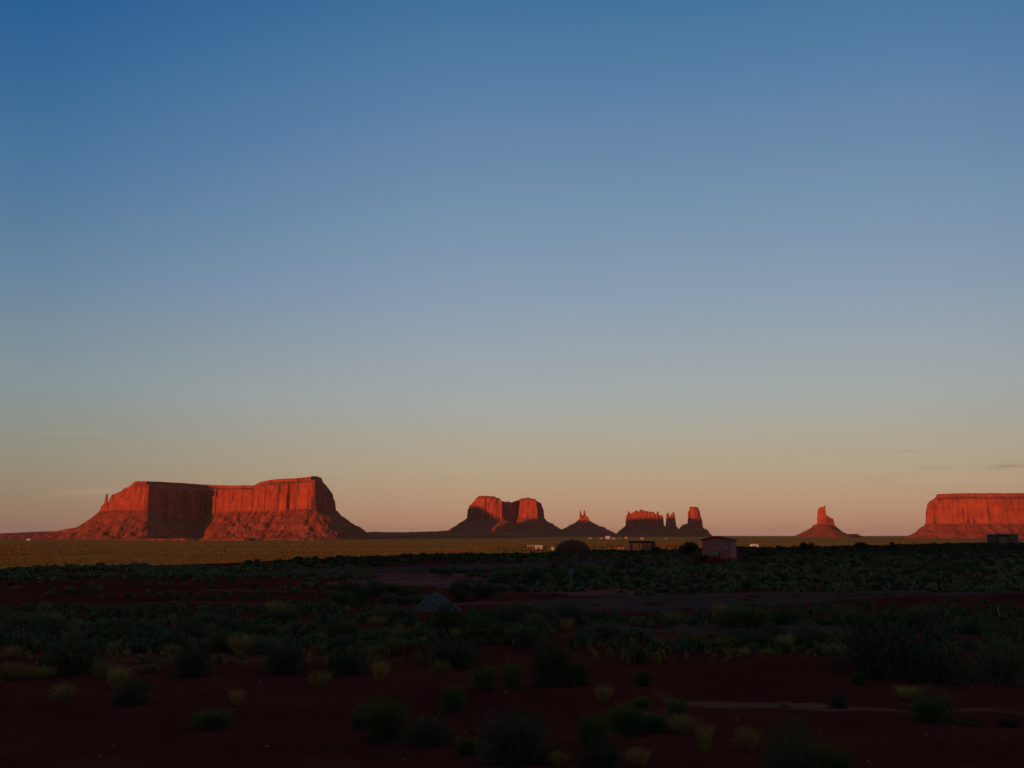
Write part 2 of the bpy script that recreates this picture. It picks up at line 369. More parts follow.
# ------------------------------------------------------------------ heightfield landforms
def sdf(x, y, poly):
    """signed distance to a plan outline, and a coordinate running along it"""
    d = np.full(x.shape, 1e18); ins = np.zeros(x.shape, bool); S = np.zeros(x.shape); NX = np.zeros(x.shape); NY = np.zeros(x.shape); acc = 0.0
    n = len(poly)
    for i in range(n):
        ax, ay = poly[i]; bx, by = poly[(i + 1) % n]
        ex, ey = bx - ax, by - ay; ln = math.hypot(ex, ey)
        t = np.clip(((x - ax) * ex + (y - ay) * ey) / (ln * ln + 1e-9), 0, 1)
        qx = x - ax - t * ex; qy = y - ay - t * ey; dd = qx * qx + qy * qy
        c = dd < d; d = np.where(c, dd, d); S = np.where(c, acc + t * ln, S); NX = np.where(c, qx, NX); NY = np.where(c, qy, NY)
        acc += ln
        if ay != by:
            c = ((ay > y) != (by > y)) & (x < (bx - ax) * (y - ay) / (by - ay) + ax); ins ^= c
    d = np.sqrt(d); sg = np.where(ins, -1.0, 1.0)
    th = np.arctan2(NX * sg, -NY * sg)
    return d * sg, S + th * 55
def ridged(x, y, s, o=3):
    v = 0; a = 0.5
    for i in range(o):
        v = v + a * (1 - np.abs(2 * vnoise(x, y, s + 13 * i) - 1) * 2); a *= 0.5; x = x * 2.07 + 3.3; y = y * 1.9 + 1.1
    return v
def landform(name, label, cat, Y0, bodies, x0, x1, dy0, dy1, cell, seed, flute=1.0, kind=None, mats=('cliff', 'talus'), group=None):
    """bodies: poly[(px,dy)], top[(px,row)], base row or [(px,row)], run = talus run / rise, part name"""
    xs = np.arange(X_at(x0, Y0), X_at(x1, Y0), cell); ys = np.arange(Y0 + dy0, Y0 + dy1, cell)
    Xg, Yg = np.meshgrid(xs, ys, indexing='ij')
    ter = terrain(Xg, Yg)
    P = Xg / Y0 * F / KX + 512
    # the column of a point, seen from the camera, used to read the profile
    Z = np.full(Xg.shape, -200.0); part = np.full(Xg.shape, -1)
    names = []
    n1 = fbm(Xg / 70, Yg / 70, seed, 3); n2 = fbm(Xg / 24, Yg / 24, seed + 5, 2); n3 = fbm(Xg / 150, Yg / 150, seed + 9, 3)
    for b in bodies:
        poly = [(X_at(p, Y0 + dy), Y0 + dy) for p, dy in b['poly']]
        s = b.get('s', 1.0) * flute
        d0, S = sdf(Xg, Yg, poly)
        fl = s * (14 * n1 + 7 * n2 + (15 * ridged(S / 46, d0 * 0, seed + 31, 3) + 16 * ridged(S / 170 + 0.4, d0 * 0, seed + 37, 2)) * np.clip(1 - np.abs(d0) / 120, 0, 1)) 
        fl = fl * (0.45 + 1.1 * vnoise(S / 210 + 3.1, d0 * 0, seed + 41))
        d = d0 + fl
        ex = b.get('cols')
        Pc = Xg / Yg * F / KX + 512
        top = Z_at(0, Y0) * 0 + np.interp(Pc, [p for p, _ in b['top']], [Z_at(r_, Y0 * 1.012) for _, r_ in b['top']])
        bs = b['base']
        base = np.interp(Pc, [p for p, _ in bs], [Z_at(r_, Y0) for _, r_ in bs]) if isinstance(bs, list) else Z_at(bs, Y0)
        base = base + 5 * n1 * b.get('s', 1.0)
        cw = b.get('cw', 7.0)
        capw = b.get('capw', 45.0); capf = b.get('capf', 0.16)
        H = top - base
        k = -d
        led = 3 + 9 * vnoise(S / 60, d0 * 0, seed + 43); hf = 0.52 + 0.3 * vnoise(S / 130, d0 * 0, seed + 47)
        zin = base + H * ((1 - capf) * (hf * np.clip(k / (cw * 0.5), 0, 1) + (1 - hf) * np.clip((k - cw * 0.5 - led * (cw > 6.5)) / (cw * 0.5), 0, 1)) + capf * (0.55 * np.clip((k - cw - 4) / capw, 0, 1) + 0.45 * np.clip((k - cw - capw) / 5, 0, 1)))
        zin = zin + np.clip(k / 30, 0, 1) * b.get('rough', 3.0) * n1
        run = b.get('run', 1.7)
        hb = base - (PLAIN - 2)
        # talus with gullies running down slope
        gul = 0.55 * ridged(S / 60 + 0.3 * n1, np.clip(d0, 0, None) / 170, seed + 21, 4) + 0.45 * fbm(Xg / 30 + n1, Yg / 30, seed + 23, 3)
        t = np.clip(1 - np.clip(d, 0, None) / (hb * run * (1 + 0.22 * n3)), 0, 1)
        zt = PLAIN - 2 + hb * (t ** b.get('pw', 1.35)) + (gul - 0.2) * 30 * b.get('s', 1.0) * np.clip(t * (1 - t) * 4, 0, 1)
        zt = zt + np.clip(t * 4, 0, 1) * (t < 0.97) * (1.3 * np.sin(zt / 6.5 + 3 * n3) + 1.8 * n2) * min(1, b.get('s', 1.0) * 1.5)
        zb = np.where(d < 0, zin, zt)
        if b.get('notalus'): zb = np.where(d < 0, zin, -200)
        upd = zb > Z
        Z = np.where(upd, zb, Z)
        if b['part'] not in names: names.append(b['part'])
        pi = names.index(b['part'])
        part = np.where(upd, np.where(d < 2, pi, 100), part)
    Z = np.maximum(Z, ter - 6)
    v = np.stack([Xg, Yg, Z], 2).reshape(-1, 3)
    nx, ny = Xg.shape
    f = grid_faces(nx, ny)
    keep = (Z - ter).ravel()[f].max(1) > -1.5
    pf = part.ravel()[f]
    fz = np.where((pf == 100).sum(1) >= 3, 100, np.where(pf < 100, pf, -1).max(1))
    f = f[keep]; fz = fz[keep]
    if kind == 'structure':
        o = mesh_obj(name, v, f, M[mats[1]]); tag(o, kind='structure'); return o
    used0 = f.ravel(); cx, cy = v[used0, 0].mean(), v[used0, 1].mean()
    root = thing(name, label, cat, (cx, cy, PLAIN), group=group)
    lst = [(i, n_, M[mats[0]]) for i, n_ in enumerate(names)] + [(100, 'talus_slope', M[mats[1]])]
    for i, n_, mt in lst:
        sel = f[fz == i]
        if len(sel) == 0: continue
        u, inv = np.unique(sel, return_inverse=True)
        mesh_obj(n_, v[u] - np.array([cx, cy, PLAIN]), inv.reshape(sel.shape), mt, root)
    return root

# left mesa, 5 km
landform('mesa', 'long red mesa at left with a shadowed recess in its wall and a thin spire', 'mesa', 5000, [
    dict(part='cliff_wall', poly=[(107, 40), (120, -20), (133, -60), (147, -80), (160, 30), (183, 150), (205, 250), (232, 120), (262, 60), (290, 20), (316, -15), (322, 60), (331, 180), (333, 420), (300, 640), (200, 700), (130, 600), (107, 300)],
         top=[(104, 492), (112, 490.5), (118, 488.5), (126, 486.5), (130, 483), (132, 481.6), (150, 481.3), (175, 481.2), (206, 482), (230, 483.5), (252, 484.6), (258, 481), (268, 479), (288, 477.8), (306, 476.8), (313, 475.3), (319, 475), (324, 478), (328, 483), (331, 487), (334, 490)],
         base=[(107, 509.5), (147, 509), (160, 516), (195, 519), (208, 511), (330, 508)], run=1.55, capf=0.20, capw=55),
    dict(part='spire', poly=[(102.4, 150), (106.2, 150), (106.4, 185), (102.6, 185)], top=[(102, 499), (103.8, 492.5), (105.4, 492), (106.3, 499)], base=506, run=1.3, s=0.12, cw=4, capf=0.05, rough=0),
    dict(part='spire_shoulder', poly=[(98.5, 130), (106.5, 130), (107, 180), (99, 180)], top=[(97, 509), (99, 505), (101.5, 503), (104, 500.5), (108, 503)], base=511, run=1.5, s=0.2, cw=5, capf=0.1, rough=1),
    dict(part='bench', poly=[(84, 60), (100, 40), (100, 200), (84, 200)], top=[(78, 523), (84, 520), (92, 519), (100, 516)], base=524, run=1.9, s=0.6, cw=9, capf=0.3),
    dict(part='bench', poly=[(52, 120), (86, 60), (86, 240), (52, 240)], top=[(48, 532), (66, 529), (86, 525)], base=532, run=3, s=0.6, cw=9, capf=0.3),
], -10, 420, -420, 800, 3.8, 11)

# right mesa
landform('mesa', 'flat topped red mesa fully sunlit at the right edge of the view', 'mesa', 5500, [
    dict(part='cliff_wall', poly=[(928, 60), (934, 0), (960, -20), (1000, -30), (1050, -10), (1100, 30), (1180, 60), (1180, 600), (940, 600), (928, 300)],
         top=[(926, 497.2), (933, 495.6), (937, 494), (950, 493.6), (975, 493.2), (1180, 493)],
         base=[(928, 523), (1180, 522)], run=1.5, capf=0.22, capw=50, s=0.7),
], 870, 1215, -350, 800, 5.5, 47, 0.8)

# lone butte with a thumb of rock
landform('butte', 'small pointed butte with an upright thumb of rock on a cone of rubble', 'butte', 6500, [
    dict(part='rock_tower', poly=[(817.6, 10), (821, -15), (827.4, -20), (827.8, 25), (818.0, 40)], top=[(817, 513), (819, 509), (821, 507), (823.8, 506.4), (824.6, 508.5), (825, 505.2), (826.6, 505), (827.2, 514)], base=524, pw=1.15, run=2.1, s=0.12, cw=6, capf=0.05, rough=0),
    dict(part='rock_shoulder', poly=[(826, -22), (831, -10), (835.3, 5), (835, 40), (827, 40)], top=[(826, 515), (829.5, 515.3), (831, 517.5), (833.5, 518), (835.5, 520)], base=525, run=1.4, s=0.15, cw=6, capf=0.08, rough=0),
    dict(part='ledge', poly=[(812, -10), (819, -20), (819, 40), (812, 40)], top=[(811, 525.5), (813.5, 524.3), (819, 523)], base=527, run=1.6, s=0.3, cw=7, capf=0.2),
    dict(part='low_outcrop', poly=[(846, 20), (861, 10), (861, 60), (846, 60)], top=[(845, 533), (852, 533.6), (857, 532.8), (860, 533.5), (862, 535)], base=536, run=1.4, s=0.3, cw=7, capf=0.2),
], 780, 880, -350, 400, 4.0, 71)

# centre group, 8 km
Yc = 8000
landform('butte', 'broad butte left of centre with two sunlit blocks and a dark notch between them', 'butte', Yc, [
    dict(part='cliff_wall', poly=[(469, 60), (478, -30), (490, -70), (503, -90), (508, 30), (517, 120), (520, 30), (530, -40), (538, -50), (542.5, 10), (543.5, 200), (520, 380), (480, 380), (467, 200)],
         top=[(466, 505), (471, 504), (472, 502), (474.5, 501), (475.5, 498.8), (479, 496.8), (488, 496.6), (495, 497.2), (496, 498.6), (500, 499), (501, 501), (505, 502), (508, 501.4), (512, 502.2), (514, 500.8), (519, 499.6), (520, 498.4), (528, 498.2), (531, 499.4), (536, 499.8), (537, 501.4), (541, 502), (543.5, 504.5)],
         base=[(467, 517.5), (543, 517.5)], run=2.0, pw=1.5, capf=0.06, s=1.15, capw=30, rough=9),
], 400, 600, -500, 800, 6, 101)
landform('butte', 'low cone with twin thin rock fingers between the broad butte and the ragged wall', 'butte', Yc + 150, [
    dict(part='rock_finger', poly=[(579.6, 0), (581.9, 0), (581.9, 14), (579.6, 14)], top=[(579, 513), (580.7, 509.5), (582, 513)], base=519, run=1.5, s=0.05, cw=5, capf=0.02, rough=0),
    dict(part='rock_spike', poly=[(583.2, 0), (586.2, 0), (586.2, 14), (583.2, 14)], top=[(583, 512.5), (584.5, 509.3), (586, 513.5)], base=519, run=1.5, s=0.05, cw=5, capf=0.02, rough=0),
    dict(part='rock_block', poly=[(579.6, -8), (589.6, -8), (589.6, 30), (579.6, 30)], top=[(579, 515.5), (583, 515), (587, 516), (590, 517)], base=520.5, run=2.4, s=0.15, cw=6, capf=0.1, rough=1),
    dict(part='slope_ledge', poly=[(567, -10), (579, -20), (579, 40), (567, 40)], top=[(566, 526), (573, 523), (579, 521.5)], base=528, run=2.2, s=0.3, cw=14, capf=0.2),
    dict(part='lower_ledge', poly=[(589, -10), (606, -20), (606, 40), (589, 40)], top=[(589, 522), (596, 525), (606, 526.3)], base=529.5, run=2.2, s=0.3, cw=14, capf=0.2),
], 530, 640, -420, 500, 5, 131)
landform('butte', 'ragged wall of close packed rock pinnacles with only its top sunlit', 'butte', Yc + 100, [
    dict(part='pinnacle_wall', poly=[(626.3, -10), (640, -40), (655, -45), (664, -30), (664.2, 40), (650, 90), (627, 90)],
         top=[(625.5, 511.5), (627, 511), (629.8, 511.2), (630.4, 513.8), (632, 513.8), (632.6, 512.6), (634.5, 512.8), (635, 511), (637.5, 510.6), (638, 512), (640, 511.6), (640.6, 510), (642.2, 509.6), (643, 511), (645, 510.6), (645.6, 512), (648, 511), (648.6, 512.4), (651, 511.4), (651.6, 513), (654, 511.4), (655.2, 514), (657, 514.2), (657.6, 511.6), (659, 512), (659.6, 515.5), (661.6, 515.5), (662, 513.8), (664, 514)],
         base=525.5, run=1.5, s=0.32, cw=7, capf=0.06, rough=1, capw=15),
], 600, 700, -350, 450, 5, 151)
landform('butte', 'pair of narrow joined rock pillars between the ragged wall and the tall block', 'butte', Yc + 40, [
    dict(part='rock_pillar', poly=[(666.2, 0), (670.9, 0), (670.9, 34), (666.2, 34)], top=[(666, 513), (667, 512.6), (668.7, 512.6), (669.6, 514.8), (671, 516)], base=525, run=1.3, s=0.08, cw=6, capf=0.03, rough=0),
    dict(part='rock_pillar', poly=[(670.2, 0), (676.2, 0), (676.6, 34), (670.2, 34)], top=[(670, 516), (671, 514.4), (672, 513.6), (672.6, 514.2), (673.3, 512), (674.8, 511.7), (675.4, 516), (676, 519)], base=526, run=1.3, s=0.08, cw=6, capf=0.03, rough=0),
], 640, 705, -300, 350, 5, 171)
landform('butte', 'tall square topped rock block at the right of the centre group', 'butte', Yc, [
    dict(part='rock_block', poly=[(687.6, -10), (695, -30), (702.8, -15), (703, 60), (690, 90)], top=[(687, 508), (688.7, 507), (690, 506.4), (697.5, 506.6), (699, 507.4), (700, 510), (701, 512.5), (702.2, 516), (703.5, 518)], base=[(687, 523.5), (703, 527)], run=1.2, s=0.16, cw=7, capf=0.04, rough=0),
    dict(part='ledge', poly=[(680, -10), (689, -25), (689, 40), (680, 40)], top=[(679, 526.5), (683, 524), (689, 522.5)], base=529, run=1.6, s=0.3, cw=8, capf=0.2),
    dict(part='step', poly=[(701, -20), (709.4, -20), (709.4, 30), (701, 30)], top=[(700, 528), (706, 528), (709, 529.5), (711, 531)], base=533, run=1.2, s=0.3, cw=8, capf=0.2),
], 655, 750, -350, 450, 5, 191)

landform('hills', None, None, 4950, [dict(part='x', poly=[(-112, 0), (-100, -60), (-60, -60), (-50, 40), (-60, 260), (-105, 260)], top=[(-112, 452), (-100, 450), (-84, 455), (-70, 466), (-50, 470)], base=512, run=1.3, s=0.8)], -170, -20, -300, 500, 9, 261, kind='structure')  # unseen mesa beyond the left edge, added to cast shade on the broad butte
# low ridges and banks of the plain
landform('hills', None, None, 6100, [dict(part='x', poly=[(350, 0), (400, -40), (470, -40), (520, 60), (520, 300), (350, 300)], top=[(340, 531.5), (372, 530.8), (400, 532), (430, 531.3), (460, 530), (520, 531)], base=536, run=4, s=1, cw=120, capf=0.2)], 320, 560, -400, 600, 10, 211, kind='structure')
landform('hills', None, None, 6500, [dict(part='x', poly=[(-120, 0), (60, 0), (90, 60), (90, 300), (-120, 300)], top=[(-120, 534), (0, 533.4), (40, 531.5), (90, 530)], base=537, run=5, s=1, cw=90, capf=0.2)], -170, 150, -500, 600, 12, 221, kind='structure')
landform('red_bluff', None, None, 4150, [dict(part='x', poly=[(120, 0), (185, -20), (200, 15), (245, -40), (262, 10), (262, 60), (120, 60)], top=[(115, 539.0), (150, 538.0), (185, 537.8), (196, 538.6), (215, 537.2), (245, 537.2), (262, 538.5)], base=539.6, run=2.2, s=0.7, cw=6, capf=0.3)], 90, 300, -200, 200, 4, 231, kind='structure')
landform('red_bluff', None, None, 4400, [dict(part='x', poly=[(262, 0), (300, -30), (318, 10), (318, 60), (262, 60)], top=[(262, 538.4), (285, 537.4), (318, 538)], base=539.4, run=2.2, s=0.7, cw=6, capf=0.3)], 240, 350, -200, 200, 4, 241, kind='structure')
landform('red_bluff', None, None, 5100, [dict(part='x', poly=[(368, 0), (380, -10), (384, 30), (368, 40)], top=[(366, 537.4), (375, 536.4), (384, 537)], base=538.6, run=2.2, s=0.5, cw=6, capf=0.3)], 350, 400, -150, 150, 4, 243, kind='structure')

# high ground behind the camera, between it and the setting sun: its shade covers the near ground
def rear_hills():
    s = np.linspace(-2600, 2600, 260); q = np.linspace(-260, 260, 60)
    S, Q = np.meshgrid(s, q, indexing='ij')
    cx, cy = -LX * 900, -LY * 900
    Xr = cx + S * LY - Q * LX; Yr = cy - S * LX - Q * LY
    h = (16 + 46 * sst(-540, -330, S) + 4 * fbm(S / 260, S * 0, 301, 4)) * (1 - sst(1900, 2600, np.abs(S)))
    prof = 1 - sst(60, 250, np.abs(Q))
    Zr = -3 + h * prof + 2.5 * fbm(Xr / 40, Yr / 40, 305, 3) * prof
    o = mesh_obj('hills', np.stack([Xr, Yr, Zr], 2).reshape(-1, 3), grid_faces(260, 60), M['talus']); tag(o, kind='structure')
rear_hills()

# ------------------------------------------------------------------ roads: ribbons laid on the ground, read off their edges
def ribbon(name, mat, up, lo, lift=0.035, n=None, endfray=True):
    """up / lo: far and near edge as (column,row) lists with the same length"""
    k = 60 if n is None else n
    tt = np.linspace(0, 1, k); ui = np.linspace(0, 1, len(up))
    ux = np.interp(tt, ui, [p[0] for p in up]); uy = np.interp(tt, ui, [p[1] for p in up])
    lx = np.interp(tt, ui, [p[0] for p in lo]); ly = np.interp(tt, ui, [p[1] for p in lo])
    V = []; m = 17; FR = []
    for i in range(k):
        a = hit(ux[i], uy[i]); b = hit(lx[i], ly[i])
        for j in range(m):
            s = (j / (m - 1)) * 1.36 - 0.18; x = a[0] + (b[0] - a[0]) * s; y = a[1] + (b[1] - a[1]) * s
            e = abs(j / (m - 1) * 2 - 1); en = min(i, k - 1 - i) / (k * 0.09)
            fr = max(e ** 1.6, 1 - en) if endfray else e ** 1.6
            V.append((x, y, gz(x, y) + lift * (1 - e ** 4) - 0.02 * e ** 6)); FR.append(min(fr, 1.0) * 0.62)
    o = mesh_obj(name, V, grid_faces(k, m), mat, smooth=True); tag(o, kind='structure')
    at = o.data.attributes.new('fray', 'FLOAT', 'POINT'); at.data.foreach_set('value', FR); return o
ribbon('road', M['asphalt'], [(262, 569.5), (340, 567.5), (420, 565.8), (512, 563), (560, 561.5), (640, 559.8), (700, 558.8)],
       [(262, 573), (340, 574.5), (420, 573), (512, 569.5), (560, 568), (640, 564.5), (700, 562)], 0.05)
ribbon('dirt_track', M['dirt'], [(345, 573.8), (385, 579), (420, 584.5), (470, 590), (540, 592.5), (620, 592.5)],
       [(372, 575.5), (402, 582.5), (436, 588.5), (475, 593), (540, 595), (620, 594.6)], 0.03)
ribbon('gravel_lane', M['gravel_lane'], [(490, 602.5), (545, 599), (600, 596.2), (680, 594.8), (760, 595.2), (860, 593.8), (940, 591.8), (1060, 589.2)],
       [(490, 603.5), (545, 609), (600, 611.8), (680, 612.5), (760, 606.5), (860, 597.0), (940, 594.4), (1060, 592)], 0.04)
ribbon('dirt_track', M['dirt'], [(560, 602), (480, 601), (440, 604)], [(560, 609), (485, 607), (445, 609)], 0.02)
ribbon('gravel_lane', M['gravel_lane'], [(600, 629), (680, 627.5), (770, 627.5), (850, 629)], [(600, 635), (680, 636.5), (770, 637), (850, 634)], 0.03)
ribbon('path', M['sandy'], [(640, 697), (720, 697), (800, 699), (880, 703), (960, 712), (1060, 722)], [(640, 698.2), (720, 701.5), (800, 705), (880, 708), (960, 715), (1060, 724.5)], 0.015)

# bare red mounds beside the fork of the track
def mound(px, py, wx, wy, h):
    x0, y0, z0 = hit(px, py)
    n = 40; u = np.linspace(-1, 1, n); U, V = np.meshgrid(u, u, indexing='ij')
    r = np.hypot(U, V); X = x0 + U * wx; Y = y0 + V * wy
    Z = terrain(X, Y) + micro(X, Y) - 0.05 + h * np.clip(1 - r, 0, 1) ** 0.8 * (1 + 0.35 * fbm(X / 1.2, Y / 1.2, 61, 3))
    o = mesh_obj('soil_mound', np.stack([X, Y, Z], 2).reshape(-1, 3), grid_faces(n, n), M['red_bank'], smooth=True); tag(o, kind='structure')
mound(425, 580, 5.5, 6, 0.38); mound(455, 584, 4, 4, 0.25); mound(395, 577, 2.5, 2.5, 0.22); mound(610, 592, 4, 3, 0.2)

# ------------------------------------------------------------------ plants
rng = random.Random(5)
def blades(n, rx, ry, h, spread, wid, seed, droop=0.0, dome=False, base=0.25):
    """leaf blades / twigs: thin bent strips fanning from the base, or leaves through a dome"""
    r = np.random.RandomState(seed); V = []; Fc = []
    for i in range(n):
        a = r.uniform(0, 2 * math.pi)
        if dome:
            # leaf clump somewhere in the dome
            q = r.uniform(0.1, 1) ** 0.5; el_ = math.acos(r.uniform(0.0, 1))
            lob = 0.72 + 0.38 * float(vnoise(a * 1.9 + seed, el_ * 2.5, seed))
            q *= lob
            cx, cy, cz = q * math.sin(el_) * math.cos(a) * rx, q * math.sin(el_) * math.sin(a) * ry, q * math.cos(el_) * h
            ln = h * r.uniform(0.08, 0.20); dx, dy, dz = math.cos(a) * 0.5 + r.uniform(-.4, .4), math.sin(a) * 0.5 + r.uniform(-.4, .4), r.uniform(0.3, 1.2)
            l = math.sqrt(dx * dx + dy * dy + dz * dz); dx /= l; dy /= l; dz /= l
            p0 = np.array([cx, cy, max(cz, 0.01)]); p1 = p0 + np.array([dx, dy, dz]) * ln * 0.55; p2 = p0 + np.array([dx * 1.1, dy * 1.1, dz * 0.9]) * ln
        else:
            b = r.uniform(0, 1) ** 0.5 * base; t = r.uniform(0, 1) ** 0.7 * spread
            p0 = np.array([math.cos(a) * b * rx, math.sin(a) * b * ry, -0.01])
            hh = h * r.uniform(0.45, 1.0); a2 = a + r.normal() * 0.35
            p1 = p0 + np.array([math.cos(a2) * t * rx * 0.45, math.sin(a2) * t * ry * 0.45, hh * 0.6])
            p2 = p0 + np.array([math.cos(a2) * t * rx, math.sin(a2) * t * ry, hh * (1 - droop * t)])
        w_ = wid * r.uniform(0.6, 1.3); th = r.uniform(0, math.pi); s = np.array([math.cos(th), math.sin(th), r.uniform(-.3, .3)]) * w_ / 2
        k = len(V); V += [p0 - s, p0 + s, p1 - s * 0.9, p1 + s * 0.9, p2]
        Fc += [(k, k + 1, k + 3, k + 2), (k + 2, k + 3, k + 4)]
    return [tuple(p) for p in V], Fc
def mk(name, vf, mat):
    me = bpy.data.meshes.new(name); me.from_pydata(vf[0], [], vf[1]); me.materials.append(mat); me.update(); return me
def join(*vs):
    V = []; Fc = []
    for v, f in vs:
        k = len(V); V += v; Fc += [tuple(i + k for i in q) for q in f]
    return V, Fc
ME = {}
for i in range(3):
    ME['sage_f', i] = mk('foliage', join(blades(1500, 1, 1, 1, 1, 0.026, 10 + i, dome=True), blades(300, 1, 1, 1.05, 0.95, 0.018, 20 + i)), M['sage'])
    ME['dark_f', i] = mk('foliage', blades(1700, 1, 1, 1, 1, 0.030, 30 + i, dome=True), M['dark_leaf'])
    ME['green_f', i] = mk('foliage', join(blades(1200, 1, 1, 0.95, 1, 0.024, 40 + i, dome=True), blades(500, 1, 1, 1, 0.95, 0.022, 50 + i)), M['green'])
    ME['bloom_f', i] = mk('foliage', blades(500, 1, 1, 1, 1, 0.06, 60 + i, dome=True), M['bloom'])
    ME['straw_f', i] = mk('dry_blades', blades(420, 1, 1, 1, 1.0, 0.020, 70 + i, droop=0.25, base=0.3), M['straw'])
    ME['stem', i] = mk('stem', blades(26, 1, 1, 0.8, 0.7, 0.05, 80 + i, base=0.12), M['stem'])
KINDS = {'sage': 'sagebrush', 'dark': 'dark_shrub', 'green': 'rabbitbrush', 'bloom': 'flowering_shrub', 'straw': 'dry_grass_tuft'}
CATS = {'sage': 'shrub', 'dark': 'shrub', 'green': 'shrub', 'bloom': 'flowering shrub', 'straw': 'grass tuft'}
plants = []
def plant(kind, x, y, wid, h, label, group=None, parts=False, i=None, depth=None, sink=0.02):
    i = rng.randrange(3) if i is None else i
    me = ME[kind + '_f', i]; z = gz(x, y) - sink
    sc3 = (wid / 2, (depth or wid) / 2, h); rz = rng.uniform(0, 6.28) if depth is None else 0
    if parts and kind != 'straw':
        o = thing(KINDS[kind], label, CATS[kind], (x, y, z), rz, group)
        o.scale = (1, 1, 1)
        c = bpy.data.objects.new('foliage', me); C.objects.link(c); c.parent = o; c.scale = sc3
        s = bpy.data.objects.new('stem', ME['stem', i]); C.objects.link(s); s.parent = o; s.scale = sc3
    else:
        o = bpy.data.objects.new(KINDS[kind], me); C.objects.link(o); o.location = (x, y, z); o.scale = sc3; o.rotation_euler = (0, 0, rz)
        tag(o, label, CATS[kind], group)
    plants.append((x, y, wid)); return o
def near(kind, px, base, top, wpx, label, i=None):
    x, y, z = hit(px, base); s = math.hypot(y, 1) / F * 1.03
    return plant(kind, x, y, wpx * s * 1.08, max((base - top) * s, 0.05), label, parts=True, i=i)
